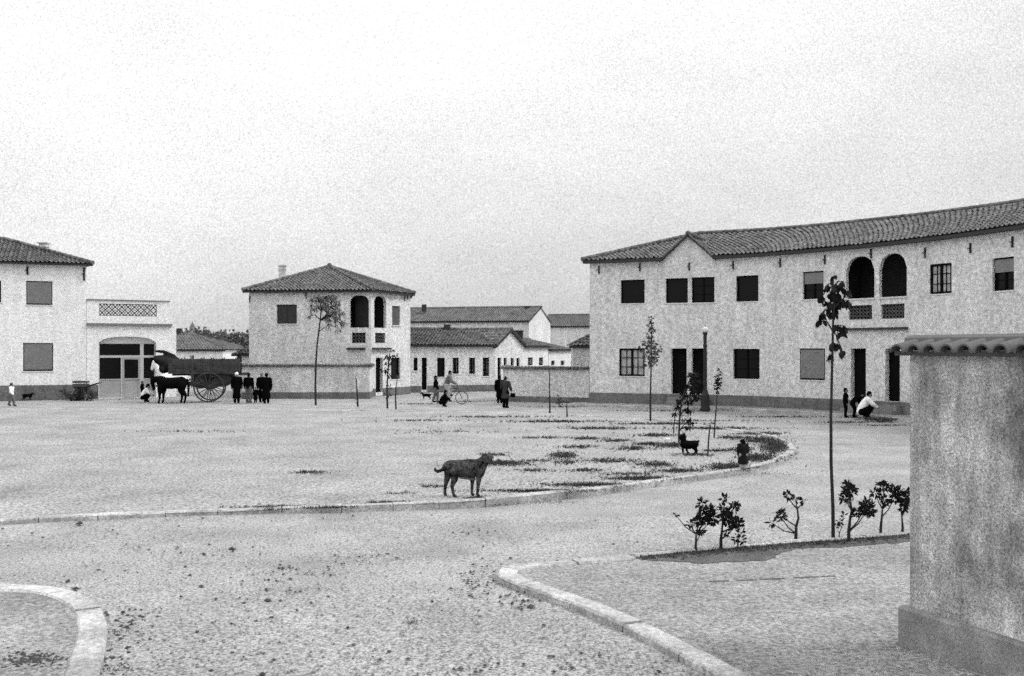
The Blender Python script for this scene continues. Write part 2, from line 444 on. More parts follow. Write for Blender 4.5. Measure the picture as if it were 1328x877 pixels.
# loggia room
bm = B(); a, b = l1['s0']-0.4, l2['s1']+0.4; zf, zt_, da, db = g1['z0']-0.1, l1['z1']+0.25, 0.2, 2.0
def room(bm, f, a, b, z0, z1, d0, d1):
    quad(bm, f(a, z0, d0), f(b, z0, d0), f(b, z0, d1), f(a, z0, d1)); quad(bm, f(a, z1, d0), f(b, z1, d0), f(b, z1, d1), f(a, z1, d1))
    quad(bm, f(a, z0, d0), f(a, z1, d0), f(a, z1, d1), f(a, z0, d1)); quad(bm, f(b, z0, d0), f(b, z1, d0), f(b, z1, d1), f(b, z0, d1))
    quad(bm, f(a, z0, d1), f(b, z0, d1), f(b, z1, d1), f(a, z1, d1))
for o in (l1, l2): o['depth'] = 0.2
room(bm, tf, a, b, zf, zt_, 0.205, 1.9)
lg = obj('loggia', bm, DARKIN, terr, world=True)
def grille(root, f, o, mt, name='balustrade_grille', pitch=0.16, depth=0.1, cross=False):
    bm = B(); a, b, c, d = o['s0'], o['s1'], o['z0'], o['z1']
    w, h = b-a, d-c; nx = max(2, round(w/pitch)); nz_ = max(2, round(h/pitch)); px_, pz_ = w/nx, h/nz_
    for i in range(nx):
        for j in range(nz_):
            cc = f(a+(i+.5)*px_, c+(j+.5)*pz_, depth); ang = f.ang(a+w/2)
            pts = []
            if cross:
                du = V(math.cos(ang), math.sin(ang), 0)*px_*.5; dz = V(0, 0, pz_*.5)
                tube(bm, [cc-du-dz, cc+du+dz], .03, 5); tube(bm, [cc-du+dz, cc+du-dz], .03, 5); ellip(bm, cc, (.07, .04, .07), 1)
            for k in range(9):
                t = 2*math.pi*k/8
                pts.append(cc + V(math.cos(ang), math.sin(ang), 0)*math.cos(t)*px_*0.46 + V(0, 0, 1)*math.sin(t)*pz_*0.46)
            for p, q in zip(pts, pts[1:]):
                tube(bm, [p, q], 0.018, 4)
    fbox(bm, f, a+0.002, b-0.002, c+0.001, c+0.03, depth-0.03, depth+0.03); fbox(bm, f, a+0.002, b-0.002, d-0.03, d-0.001, depth-0.03, depth+0.03)
    return obj(name, bm, mt, root, world=True)
for o in (g1, g2):
    o['depth'] = 0.18; grille(terr, tf, o, WOODG)
for o, k, nm in W_: window(terr, tf, o, k, nm)
# loggia ledge, parapet cap
bm = B(); fbox(bm, tf, s_at(tf, 1099), s_at(tf, 1178), z_at(tf, s_at(tf, 1138), 428), z_at(tf, s_at(tf, 1138), 425), -0.16, 0.02)
obj('ledge', bm, SOFFIT, terr, world=True)
bm = B(); fbox(bm, tf, l1['s0']-0.05, l1['s1']+0.05, l1['z0']-0.05, l1['z0']+0.012, -0.05, 0.22); fbox(bm, tf, l2['s0']-0.05, l2['s1']+0.05, l1['z0']-0.05, l1['z0']+0.012, -0.05, 0.22)
obj('parapet_cap', bm, TRIM, terr, world=True)
# plinth between the doors
bm = B(); ds = sorted((o['s0'], o['s1']) for o, k, nm in W_ if k == 'door'); s = -0.03
fbox(bm, tf, -0.03, tf.L+1.5, 0, 0.61, -0.045, 0.0)
obj('plinth', bm, PLINTH, terr, world=True)
for a, b in ds:
    bm = B(); fbox(bm, tf, a-0.1, b+0.1, 0.0, 0.46, -0.36, -0.047); fbox(bm, tf, a-0.1, b+0.1, 0.0, 0.28, -0.66, -0.362)
    obj('doorstep', bm, mat('step_stone', 0.2, var=0.3, scale=3, fine=0.3, fscale=20), terr, world=True)
# brackets under the eaves
for px, py in ((777, 350), (830, 347), (894, 346), (951, 344), (1012, 341), (1070, 337), (1130, 329), (1200, 328), (1259, 322), (1313.5, 314)):
    s = s_at(tf, px); z = z_at(tf, s, py); bm = B(); fbox(bm, tf, s-0.035, s+0.035, z-0.2, z+0.2, -0.05, 0.0); fbox(bm, tf, s-0.10, s+0.02, z-0.02, z+0.02, -0.075, -0.052)
    obj('wall_bracket', bm, IRON, terr, world=True)
# roof
SL = 0.335; OV = 0.32; RD = 4.5; EZ = WZ+0.06
def gt(u, v, h): return tf(u, EZ+SL*v+h, v-OV)
bm, bu = B(), B()
def vr_t(u):
    x = u+OV
    if ga+.02 < u < gb-.02: return (OV+.06, min(RD+OV, max(0.001, x)))
    return (0, min(RD+OV, max(0.001, x)))
tiles(bm, gt, -OV, tf.L+1.9, vr_t)
# hip end and rear slope
gc = lambda s, d: tf(s, EZ+SL*(min(d+OV, 2*RD+OV-d+0.0)), d)
A_ = tf(-OV, EZ, -OV); D_ = tf(-OV, EZ, 9+OV); H_ = tf(RD, EZ+SL*(RD+OV), RD)
roof_face(bm, [D_, A_, H_])
n = 14
for i in range(n):
    a, b = RD+(tf.L+1.9-RD)*i/n, RD+(tf.L+1.9-RD)*(i+1)/n
    quad(bm, tf(a, EZ+SL*(RD+OV), RD), tf(b, EZ+SL*(RD+OV), RD), tf(b, EZ, 9+OV), tf(a, EZ, 9+OV))
quad(bm, H_, D_, tf(RD, EZ, 9+OV))
m_ = obj('roof', bm, TILE, terr, world=True)
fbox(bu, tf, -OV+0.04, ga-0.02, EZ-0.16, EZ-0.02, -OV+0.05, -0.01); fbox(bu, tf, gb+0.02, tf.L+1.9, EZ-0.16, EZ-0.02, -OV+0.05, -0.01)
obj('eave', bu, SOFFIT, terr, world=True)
bm = B(); ridge(bm, A_+V(0, 0, .05), H_+V(0, 0, .05))
k = RD
while k < tf.L+1.4: ridge(bm, tf(k, EZ+SL*(RD+OV)+.04, RD), tf(k+0.8, EZ+SL*(RD+OV)+.04, RD)); k += 0.8
obj('ridge_tiles', bm, TILE, terr, world=True)
# the small gable
bm, bu = B(), B(); bk = 3.0; ov = 0.18
gz = GZ+0.05; sl = (GZ-WZ)/((gb-ga)/2); e0 = WZ-0.10
L0, R0, T0 = tf(ga-ov, gz-sl*((gb-ga)/2+ov), -ov), tf(gb+ov, gz-sl*((gb-ga)/2+ov), -ov), tf(gm, gz, -ov)
L1, R1, T1 = tf(ga-ov, L0.z, bk), tf(gb+ov, R0.z, bk), tf(gm, gz, bk+0.6)
roof_face(bm, [L1, L0, T0, T1], row=0.3); roof_face(bm, [R0, R1, T1, T0], row=0.3)
for p_, q_ in ((L0, T0), (R0, T0)): tube(bu, [p_+V(0, .02, -.05), q_+V(0, .02, -.05)], .035, 6)
ridge(bm, T0+V(0, 0, .05), T1+V(0, 0, .05)); 
tube(bm, [L0+V(0, 0, 0.02), T0+V(0, 0, 0.03), R0+V(0, 0, 0.02)], 0.06, 7)
o = obj('gable_roof', bm, TILE, terr, world=True)
obj('gable_eave', bu, SOFFIT, terr, world=True)

# ================================================================ CORNER HOUSE in the middle
A, Bc, C = (-15.74, 60.0), (-8.37, 59.5), (-6.42, 63.3)
FP = [A, Bc, C, (-7.2, 68.6), (-15.4, 69.2)]
hs = thing('corner_house', 'two-storey stuccoed house with pyramid tiled roof and loggia on its chamfered corner', 'house', (A[0], A[1], 0))
f1, f2 = smap(A, Bc), smap(Bc, C); HZ = 6.22
w1 = []; w2 = []
o = op(f1, 359, 385, 395, 420); w1.append((o, 'shutterd', 'window'))
la = op(f1, 454, 478.3, 383, 425, arch=0.34); ga1 = op(f1, 456.5, 474, 431.5, 445, depth=0.16)
wall_ops1 = [o, la, ga1]
lb = op(f2, 485.3, 501, 384, 426, arch=0.34); gb1 = op(f2, 486.5, 499.8, 432, 445.5, depth=0.16)
lb['z0'], lb['z1'] = la['z0'], la['z1']; gb1['z0'], gb1['z1'] = ga1['z0'], ga1['z1']
ob = op(f2, 508.5, 519, 397, 422); oc = op(f2, 507, 519, 464, 492); od = op(f2, 487.3, 496.5, 464, 508.5, depth=0.3); od['z0'] = 0.2
bm = B(); wall(bm, f1, 0, f1.L, 0, HZ, wall_ops1); wall(bm, f2, 0, f2.L, 0, HZ, [lb, gb1, ob, oc, od])
for a, b in zip(FP[2:], FP[3:]+FP[:1]): quad(bm, V(*a, 0), V(*b, 0), V(*b, HZ), V(*a, HZ))
obj('wall', bm, STUCCO, hs, world=True)
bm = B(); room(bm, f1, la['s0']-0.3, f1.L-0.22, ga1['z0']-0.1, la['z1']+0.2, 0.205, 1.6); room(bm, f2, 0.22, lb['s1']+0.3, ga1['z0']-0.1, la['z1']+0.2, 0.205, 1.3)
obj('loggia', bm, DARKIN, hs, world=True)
grille(hs, f1, ga1, WOODG, pitch=0.2, depth=0.08); grille(hs, f2, gb1, WOODG, pitch=0.2, depth=0.08)
def dark_shutter(root, f, o, mt=None):
    w, h = o['s1']-o['s0'], o['z1']-o['z0']; sm = (o['s0']+o['s1'])/2
    bm = B(); t = .06
    for sx in (-1, 1):
        box(bm, (sx*w/4, 0, h/2), (w/2-0.02, 0.05, h-0.02))
        for k in range(int(w/2/0.16)): box(bm, (sx*(0.1+k*0.16), -0.03, h/2), (0.03, 0.02, h-0.1))
    wo = obj('window', bm, mt or mat('shutter_brown', 0.045, var=0.4, scale=4), root, loc=f(sm, o['z0'], 0.12)-Vector(root.location), rz=f.ang(sm))
    bm = B(); box(bm, (0, -0.08, -0.03), (w+0.1, 0.2, 0.05)); obj('sill', bm, TRIM, wo)
dark_shutter(hs, f1, o); dark_shutter(hs, f2, ob, WOODG); window(hs, f2, oc, 'dark'); window(hs, f2, od, 'door', 'door')
bm = B(); fbox(bm, f1, s_at(f1, 450), s_at(f1, 474), z_at(f1, 7, 453.5), z_at(f1, 7, 451), -0.2, 0.01); fbox(bm, f2, s_at(f2, 482.5), s_at(f2, 504.5), z_at(f1, 7, 453.5), z_at(f1, 7, 451), -0.2, 0.01)
obj('ledge', bm, SOFFIT, hs, world=True)
bm = B(); fbox(bm, f1, 0, f1.L, 0, 0.45, -0.03, 0); fbox(bm, f2, 0, od['s0']-0.02, 0, 0.45, -0.03, 0); fbox(bm, f2, od['s1']+0.02, f2.L, 0, 0.45, -0.03, 0)
obj('plinth', bm, PLINTH, hs, world=True)
OP = offset_poly(FP, 0.32); apex = V(-11.75, 64.5, 8.12); bm, bu = B(), B()
for i in range(len(OP)):
    a, b = OP[i], OP[(i+1) % len(OP)]; roof_face(bm, [V(a.x, a.y, HZ+.08), V(b.x, b.y, HZ+.08), apex], bu if i < 2 else None)
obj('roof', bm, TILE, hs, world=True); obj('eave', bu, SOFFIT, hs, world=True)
bm = B()
for a in OP: ridge(bm, V(a.x, a.y, HZ+.15), apex+V(0, 0, .04), 0.1)
ellip(bm, apex+V(0, 0, 0.1), (0.16, 0.16, 0.14)); obj('ridge_tiles', bm, TILE, hs, world=True)
chimney(hs, (-14.25, 62.2), 0.38, 6.6, 7.95, STUCCOD)
for f, px, py in ((f1, 397, 383), (f1, 324, 388), (f2, 528, 384), (f2, 524.5, 386)):
    s = s_at(f, px); bm = B(); z = z_at(f, s, py); fbox(bm, f, s-.03, s+.03, z-.2, z+.2, -.05, 0); fbox(bm, f, s-.08, s+.02, z-.02, z+.02, -.08, -.052); obj('wall_bracket', bm, IRON, hs, world=True)

coping_wall('yard_wall', 'long low yard wall with tiled coping in front of the corner house', [(-16.2, 60.2), (-15.35, 57.0), (-8.1, 57.0), (-8.25, 59.3)], 1.88, 0.2)

# ================================================================ generic low houses
def hip_house(name, label, P, wz, slope, ridge_d, back, hipL=True, hipR=True, ops=(), wm=STUCCO, tm=TILE, cat='house', ov=0.25, group=None, gableR=False, plinth=0.0, chim=(), gate=None, coarse=False):
    f = smap(*P); root = thing(name, label, cat, (P[0][0], P[0][1], 0), group=group)
    bm = B(); OO = []
    for o in ops:
        oo = op(f, *o[:4], depth=0.18); OO.append((oo, o[4]))
        if o[4] == 'door': oo['z0'] = 0.15
    wall(bm, f, 0, f.L, 0, wz, [o for o, _ in OO])
    for s in (0, f.L): quad(bm, f(s, 0, 0), f(s, 0, back), f(s, wz, back), f(s, wz, 0))
    quad(bm, f(0, 0, back), f(f.L, 0, back), f(f.L, wz, back), f(0, wz, back))
    rz = wz+0.05+slope*(ridge_d+ov)
    for s, hp in ((0, hipL), (f.L, hipR)):
        if not hp: quad(bm, f(s, wz, 0), f(s, rz-0.06, ridge_d), f(s, wz, back))
    obj('wall', bm, wm, root, world=True)
    e = wz+0.05; sl, sr = (ridge_d if hipL else -0.12), (f.L-ridge_d if hipR else f.L+0.12)
    a0, b0 = (-ov if hipL else -0.12), (f.L+ov if hipR else f.L+0.12)
    bm, bu = B(), B(); kw = dict(pitch=0.5, row=0.8, sub=4, amp=0.09) if coarse else dict(row=0.4)
    roof_face(bm, [f(a0, e, -ov), f(b0, e, -ov), f(sr, rz, ridge_d), f(sl, rz, ridge_d)], bu, **kw)
    roof_face(bm, [f(b0, e, back+ov), f(a0, e, back+ov), f(sl, rz, ridge_d), f(sr, rz, ridge_d)], **kw)
    if hipL: roof_face(bm, [f(a0, e, back+ov), f(a0, e, -ov), f(sl, rz, ridge_d)], **kw)
    if hipR: roof_face(bm, [f(b0, e, -ov), f(b0, e, back+ov), f(sr, rz, ridge_d)], **kw)
    ridge(bm, f(sl, rz+.03, ridge_d), f(sr, rz+.03, ridge_d))
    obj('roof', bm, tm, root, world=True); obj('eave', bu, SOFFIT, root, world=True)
    for oo, k in OO:
        if k == 'door': window(root, f, oo, 'door', 'door')
        else: window(root, f, oo, k)
    if plinth:
        bm = B(); cuts = sorted((o['s0']-.03, o['s1']+.03) for o, k in OO if k == 'door'); s = 0
        for a, b in cuts+[(f.L, f.L)]:
            if a-s > 0.05: fbox(bm, f, s, a, 0, plinth, -0.03, 0)
            s = b
        obj('plinth', bm, PLINTH, root, world=True)
    for px, y0, y1, Y in chim:
        p = at(px, y0, Y); chimney(root, (p.x, p.y), 0.45, at(px, y1, Y).z-0.4, p.z, SOFFIT, cap=False)
    return root, f
H0, H1, H2, H3, H4 = (-6.75, 64.8), (-1.14, 67.5), (0.87, 70.5), (2.89, 80.0), (5.6, 95.0)
wins = [(536.5, 541.8, 464, 481, 'dark'), (547, 553.6, 464, 506, 'door'), (567, 577, 464, 489, 'shutter2'), (587, 595, 464, 485, 'casement'), (608.5, 616.3, 464, 485, 'casement'), (626, 634.5, 464, 488, 'casement')]
wins = [w[:4]+(('dark',) if w[4] == 'shutter2' else (w[4],)) for w in wins]
ha, fa = hip_house('row_house', 'low single-storey row house with three pale casements beside the corner house', (H0, H1), 3.04, 0.30, 3.4, 7.0, hipL=False, hipR=False, ops=wins, plinth=0.42, chim=((580, 421, 428, 69.5),), group='low row houses down the street')
# gabled cross wing
gr = thing('gabled_house', 'single-storey house end with pale pointed gable facing the street', 'house', (H1[0], H1[1], 0), group='low row houses down the street')
f = smap(H1, H2); gops = [op(f, 645.2, 650, 464, 500, depth=.2), op(f, 653.2, 657.2, 464.3, 475.5), op(f, 662.3, 666.4, 464.3, 475), op(f, 669.8, 674, 464.3, 475)]
gops[0]['z0'] = 0.15
bm = B(); wall(bm, f, 0, f.L, 0, 3.04, gops); az = 4.12; quad(bm, f(0, 3.04), f(f.L, 3.04), f(f.L/2, az)); obj('wall', bm, STUCCO, gr, world=True)
window(gr, f, gops[0], 'door', 'door')
for o in gops[1:]: window(gr, f, o, 'dark')
bm, bu = B(), B(); tb = 6.0
sl_ = (az-3.04)/(f.L/2)
l0, r0, t0 = f(-.2, 3.12-sl_*.2, -.18), f(f.L+.2, 3.12-sl_*.2, -.18), f(f.L/2, az+.08, -.18)
l1_, r1_, t1_ = f(-.2, 3.12-sl_*.2, tb), f(f.L+.2, 3.12-sl_*.2, tb), f(f.L/2, az+.08, tb)
roof_face(bm, [l1_, l0, t0, t1_], bu, row=0.4); roof_face(bm, [r0, r1_, t1_, t0], bu, row=0.4); ridge(bm, t0, t1_)
obj('roof', bm, TILE, gr, world=True); obj('eave', bu, SOFFIT, gr, world=True)
pc = at(671.5, 430, 70.0); bm = B(); box(bm, (pc.x, pc.y+0.6, pc.z-0.25), (0.75, 0.5, 0.55)); box(bm, (pc.x, pc.y+0.6, pc.z+0.05), (0.9, 0.62, 0.07)); obj('chimney', bm, SOFFIT, gr, world=True)
hip_house('row_house', 'low tiled row house with two small windows receding behind the pointed gable', (H2, H3), 2.98, 0.28, 3.4, 7.0, hipL=False, hipR=False, ops=[(684.5, 691, 463.8, 474, 'casement'), (699, 704.5, 463.8, 474, 'casement')], plinth=0.4, group='low row houses down the street')
hip_house('row_house', 'farthest low hipped row house with three tiny square windows', ((2.95, 80.6), H4), 2.72, 0.25, 3.4, 7.0, hipL=False, hipR=True, ops=[(714.5, 719.5, 467.8, 473.8, 'dark'), (727, 732, 467.8, 473.8, 'dark'), (740, 743, 467.8, 474, 'dark')], plinth=0.4, group='low row houses down the street')
# annex against the terrace
hip_house('outbuilding', 'small tiled outbuilding tucked behind the end of the terrace', ((3.45, 56.4), (9.0, 56.2)), 2.95, 0.5, 2.6, 5.4, hipL=True, hipR=False, ops=[], wm=STUCCOD, cat='shed')
# long two-storey blocks behind
g0 = V(1.6, 95, 0); ud = V(-0.962, 0.273, 0)
Lf = g0+ud*14
hip_house('long_block', 'long far block with pale gable end rising behind the low row houses', ((Lf.x, Lf.y), (1.6, 95)), 5.45, 0.33, 4.2, 8.6, hipL=False, hipR=False, wm=STUCCO, tm=TILEFAR, cat='building', chim=((550, 395, 399, 100.5), (684, 397.2, 400, 99.0)), coarse=False)
hip_house('far_block', 'far tiled block between the pale gable end and the terrace', ((3.4, 112.3), (16, 109)), 5.3, 0.36, 3.6, 7.6, hipL=False, hipR=False, wm=STUCCO, tm=TILEFAR, cat='building')
coping_wall('yard_wall', 'yard wall with tiled coping joining the left end of the curved terrace', [(-0.35, 58.0), (-0.5, 54.3), (4.0, 52.0)], 1.80, 0.2, pl=0.28)
coping_wall('yard_wall', 'low far yard wall in front of the outbuilding beside the terrace', [(1.9, 61.0), (2.4, 58.5), (6.0, 57.9)], 1.7, 0.2)

# ================================================================ LEFT HOUSE with garage
P1, P2, P3 = (-32.9, 52.5), (-23.86, 56.2), (-19.66, 58.7)
lh = thing('left_house', 'pale two-storey house with hipped tile roof, chimney and closed blinds', 'house', (P2[0], P2[1], 0))
fl = smap(P1, P2); LZ = 7.52
lw = [(op(fl, 34, 68, 364.7, 395.5, depth=.14), 'shutter', 'window'), (op(fl, 30, 69, 445, 481.5, depth=.14), 'shutter', 'window'), (op(fl, -34, 1.5, 364, 392, depth=.14), 'casement_dark', 'window'), (op(fl, -44, -8, 445, 484, depth=.14), 'shutter', 'window')]
bm = B(); wall(bm, fl, 0, fl.L, 0, LZ, [w[0] for w in lw])
for a, b in (((fl.L, 0), (fl.L-2.2, 9)), ((fl.L-2.2, 9), (0, 9)), ((0, 9), (0, 0))):
    quad(bm, fl(a[0], 0, a[1]), fl(b[0], 0, b[1]), fl(b[0], LZ, b[1]), fl(a[0], LZ, a[1]))
obj('wall', bm, STUCCOW, lh, world=True)
for o, k, nm in lw: window(lh, fl, o, k, nm)
bm, bu = B(), B(); ov = .35; e = LZ+.06; sl_ = .34; rz = e+sl_*(4.5+ov)
q = lambda s, z, d: fl(s, z, d)
roof_face(bm, [q(-ov, e, -ov), q(fl.L+ov, e, -ov), q(fl.L-4.5, rz, 4.5), q(-ov, rz, 4.5)], bu)
roof_face(bm, [q(fl.L+ov, e, -ov), q(fl.L+ov-3.2, e, 9+ov), q(fl.L-4.5, rz, 4.5)], bu)
roof_face(bm, [q(fl.L+ov-3.2, e, 9+ov), q(-ov, e, 9+ov), q(-ov, rz, 4.5), q(fl.L-4.5, rz, 4.5)])
obj('roof', bm, TILE, lh, world=True); obj('eave', bu, SOFFIT, lh, world=True)
bm = B(); ridge(bm, q(fl.L+ov, e+.05, -ov), q(fl.L-4.5, rz+.05, 4.5)); ridge(bm, q(-ov, rz+.05, 4.5), q(fl.L-4.5, rz+.05, 4.5)); ridge(bm, q(fl.L+ov-3.2, e+.05, 9+ov), q(fl.L-4.5, rz+.05, 4.5)); obj('ridge_tiles', bm, TILE, lh, world=True)
cp = at(57, 316, 59.0); chimney(lh, (cp.x, cp.y), 0.42, 8.0, cp.z, STUCCOD)
bm = B(); fbox(bm, fl, 0, fl.L, 0, 0.82, -0.03, 0); obj('plinth', bm, PLINTH, lh, world=True)
for px, py, hh in ((35.6, 351, .22), (109, 355.6, .36)):
    s = s_at(fl, px); z = z_at(fl, s, py); bm = B(); fbox(bm, fl, s-.05, s+.05, z-hh, z+hh, -.06, 0); fbox(bm, fl, s-.12, s+.02, z-.02, z+.02, -.09, -.062); obj('wall_bracket', bm, IRON, lh, world=True)

gg = thing('garage', 'white flat-roofed garage with glazed arched doorway and lattice parapet', 'garage', (P2[0], P2[1], 0))
fg = smap((P2[0]+.01, P2[1]+.01), P3); GZ0 = 4.14
og = op(fg, 128, 202.5, 437.5, 517.5, arch=0.34, depth=.25); og['z0'] = 0.02; og['z1'] = 3.52
bm = B(); wall(bm, fg, 0, fg.L, 0, GZ0, [og])
for a, b in (((fg.L, 0), (fg.L, 6)), ((fg.L, 6), (0, 6))): quad(bm, fg(a[0], 0, a[1]), fg(b[0], 0, b[1]), fg(b[0], GZ0, b[1]), fg(a[0], GZ0, a[1]))
quad(bm, fg(0, GZ0, 0), fg(fg.L, GZ0, 0), fg(fg.L, GZ0, 6), fg(0, GZ0, 6))
obj('wall', bm, STUCCOW, gg, world=True)
sp = s_at(fg, 219.5); PT = 5.56
ol = op(fg, 128.5, 203.5, 394.5, 410, depth=.18)
bm = B(); wall(bm, fg, 0, sp, GZ0+.13, PT, [ol]); wall(bm, fg, 0, sp, GZ0+.13, PT, [dict(ol, depth=.18)], d0=.18)
quad(bm, fg(sp, GZ0, 0), fg(sp, GZ0, 4.5), fg(sp, PT, 4.5), fg(sp, PT, 0)); quad(bm, fg(0, PT, 0), fg(sp, PT, 0), fg(sp, PT, .18), fg(0, PT, .18)); quad(bm, fg(sp-.18, GZ0, .18), fg(sp-.18, GZ0, 4.5), fg(sp-.18, PT, 4.5), fg(sp-.18, PT, .18))
quad(bm, fg(sp-.18, PT, .18), fg(sp, PT, .18), fg(sp, PT, 4.5), fg(sp-.18, PT, 4.5))
obj('parapet', bm, STUCCOW, gg, world=True)
bm = B(); fbox(bm, fg, -.0, s_at(fg, 223), GZ0+.005, GZ0+.125, -.14, .2); fbox(bm, fg, 0, sp+.05, PT+.004, PT+.06, -.06, .24); obj('cornice', bm, mat('cornice_tile', 0.17, var=.4, scale=3), gg, world=True)
lat = grille(gg, fg, ol, mat('lattice_tile', 0.07, var=.3, scale=5), name='parapet_lattice', pitch=0.34, depth=0.09, cross=True)
bm = B(); fbox(bm, fg, 0.05, og['s0']-.02, 0, .80, -.03, 0); obj('plinth', bm, PLINTH, gg, world=True)
# glazed front, local coordinates along the opening
w = og['s1']-og['s0']; zb = lambda py: z_at(fg, (og['s0']+og['s1'])/2, py)
X = lambda px: s_at(fg, px)-og['s0']
fr = B(); t = .07
def bar(x0, x1, z0, z1, d=.06): box(fr, ((x0+x1)/2, 0, (z0+z1)/2), (x1-x0, d, z1-z0))
zt1, zm1, zm0, zp = zb(446), zb(461), zb(464), zb(491.5)
bar(0, w, zt1, zt1+.06); bar(0, w, zm0, zm1); 
bar(0, .07, 0.02, zm0); bar(w-.07, w, .02, zm0); bar(0, .07, zm1, zt1); bar(w-.07, w, zm1, zt1)
bar(X(157.5), X(159.5), .02, zm0, .055); bar(X(182.5), X(187), .02, zt1, .064); bar(.07, X(157.5), zp-.05, zp, .055); bar(X(187), w-.07, zp-.05, zp, .055)
gf = obj('garage_front', fr, mat('front_wood', 0.42, var=.2, scale=3), gg, loc=fg(og['s0'], 0, .2)-Vector(gg.location), rz=fg.ang(1))
bm = B()
pts = [(0, zt1+.06)]
for i in range(13):
    tt = -1+2*i/12; pts.append(((tt+1)/2*w, og['z1']-.34+.34*math.sqrt(max(0, 1-abs(tt)**2.2))))
pts.append((w, zt1+.06))
for a, b in zip(pts[1:-1], pts[2:-1]): quad(bm, V(a[0], .0, zt1+.06), V(b[0], .0, zt1+.06), V(b[0], .0, b[1]), V(a[0], .0, a[1]))
obj('tympanum', bm, TRIM, gf)
for x0, x1, z0, z1 in ((.07, X(182.5), zm1, zt1), (X(187), w-.07, zm1, zt1), (.07, X(157.5), zp, zm0), (X(187), w-.07, zp, zm0)):
    bm = B(); box(bm, ((x0+x1)/2, .02, (z0+z1)/2), (x1-x0, .012, z1-z0)); obj('pane', bm, PANE, gf)
for x0, x1 in ((.07, X(157.5)), (X(187), w-.07)):
    bm = B(); box(bm, ((x0+x1)/2, .01, (zp-.05+.02)/2), (x1-x0, .03, zp-.07)); obj('lower_panel', bm, mat('panel_grey', 0.30, var=.3, scale=2, fine=.3, fscale=12), gf)
dr = B(); x0, x1 = X(159.5)+.01, X(182.5)-.01
for a, b, c, d in ((x0, x0+.09, .03, zm0-.01), (x1-.09, x1, .03, zm0-.01), (x0+.09, x1-.09, zm0-.1, zm0-.01), (x0+.09, x1-.09, zp-.06, zp+.03)): box(dr, ((a+b)/2, -.005, (c+d)/2), (b-a, .05, d-c))
box(dr, ((x0+x1)/2, .01, (zp+.0)/2), (x1-x0-.18, .03, zp-.1))
do = obj('garage_door', dr, mat('panel_grey', .3), gg, loc=gf.location, rz=fg.ang(1))
bm = B(); box(bm, ((x0+x1)/2, .012, (zp+zm0)/2), (x1-x0-.16, .012, zm0-zp-.1)); obj('pane', bm, PANE, do)
bm = B(); tube(bm, [(x1-.05, -.03, 1.05), (x1-.05, -.09, 1.05), (x1-.16, -.09, 1.05)], .014, 6); obj('handle', bm, IRON, do)

# low house, shed, tower and trees between garage and corner house
hip_house('far_cottage', 'low white cottage with hipped roof seen between garage and corner house', ((-33, 78.6), (-22.5, 78)), 2.72, 0.32, 3.6, 7.2, hipL=False, hipR=True, wm=STUCCOW, tm=TILEFAR, chim=((232, 426, 432, 82),))
hip_house('tool_shed', 'small grey lean-to shed at the left foot of the corner house', ((-17.2, 62.6), (-16.1, 62.4)), 2.45, 0.3, 1.0, 2.2, hipL=True, hipR=True, wm=STUCCOD, cat='shed')
tw = thing('far_tower', 'slim pale tower above the far treetops', 'tower', (at(249.5, 453, 190).x, 190, 0))
bm = B(); box(bm, (0, 0, 3.4), (.75, .75, 6.8)); box(bm, (0, 0, 6.85), (.95, .95, .12)); obj('shaft', bm, mat('far_plaster', .34), tw)
bm = B(); lathe(bm, [(.5, 6.9), (.42, 7.2), (.08, 7.9), (.02, 8.2)], n=8); obj('tower_roof', bm, TILEFAR, tw)

# ================================================================ GROUND
def axis(a, b, fine0, fine1, st, big):
    v = []; x = a
    while x < b:
        v.append(x); x += st if fine0 <= x < fine1 else big
    v.append(b); return v
def sm(a, b, x):
    t = max(0, min(1, (x-a)/(b-a))); return t*t*(3-2*t)
def rise(x, y):                              # earth banked up against the kerb on the left
    return max(0.06*sm(14.2, 11.5, y), 0.075*sm(-1.0, -6.5, x)*sm(11.5, 14.5, y)*sm(30, 22, y))
bm = B(); xs = axis(-500, 500, -40, 40, 1.0, 20); ys = axis(-30, 900, 0, 80, 1.0, 20)
grid = [[bm.verts.new((x, y, (0.03*noise.noise(V(x*.35, y*.35, 0)) if (-40 < x < 40 and 0 < y < 80) else 0)-0.02+rise(x, y))) for x in xs] for y in ys]
for j in range(len(ys)-1):
    for i in range(len(xs)-1): bm.faces.new((grid[j][i], grid[j][i+1], grid[j+1][i+1], grid[j+1][i]))
props(obj('ground', bm, GROUND, smooth=True), kind='structure')
def spline(P, k=8, closed=False):
    out = []; n = len(P)
    rng = range(n) if closed else range(n-1)
    for i in rng:
        g = (lambda j: P[j % n]) if closed else (lambda j: P[max(0, min(n-1, j))])
        p0, p1, p2, p3 = g(i-1), g(i), g(i+1), g(i+2)
        for q in range(k):
            t = q/k; out.append(0.5*((2*p1)+(p2-p0)*t+(2*p0-5*p1+4*p2-p3)*t*t+(3*p1-p0-3*p2+p3)*t**3))
    if not closed: out.append(P[-1])
    return out
def sheet(name, P, z, m, z0=None, kind='structure'):
    bm = B(); vs = [bm.verts.new((p.x, p.y, z)) for p in P]
    es = [bm.edges.new((a, b)) for a, b in zip(vs, vs[1:]+vs[:1])]
    bmesh.ops.triangle_fill(bm, edges=es, use_beauty=True)
    if z0 is not None:
        lo = [bm.verts.new((p.x, p.y, z0)) for p in P]
        for i in range(len(P)):
            j = (i+1) % len(P); bm.faces.new((vs[i], vs[j], lo[j], lo[i]))
    return props(obj(name, bm, m), kind=kind)
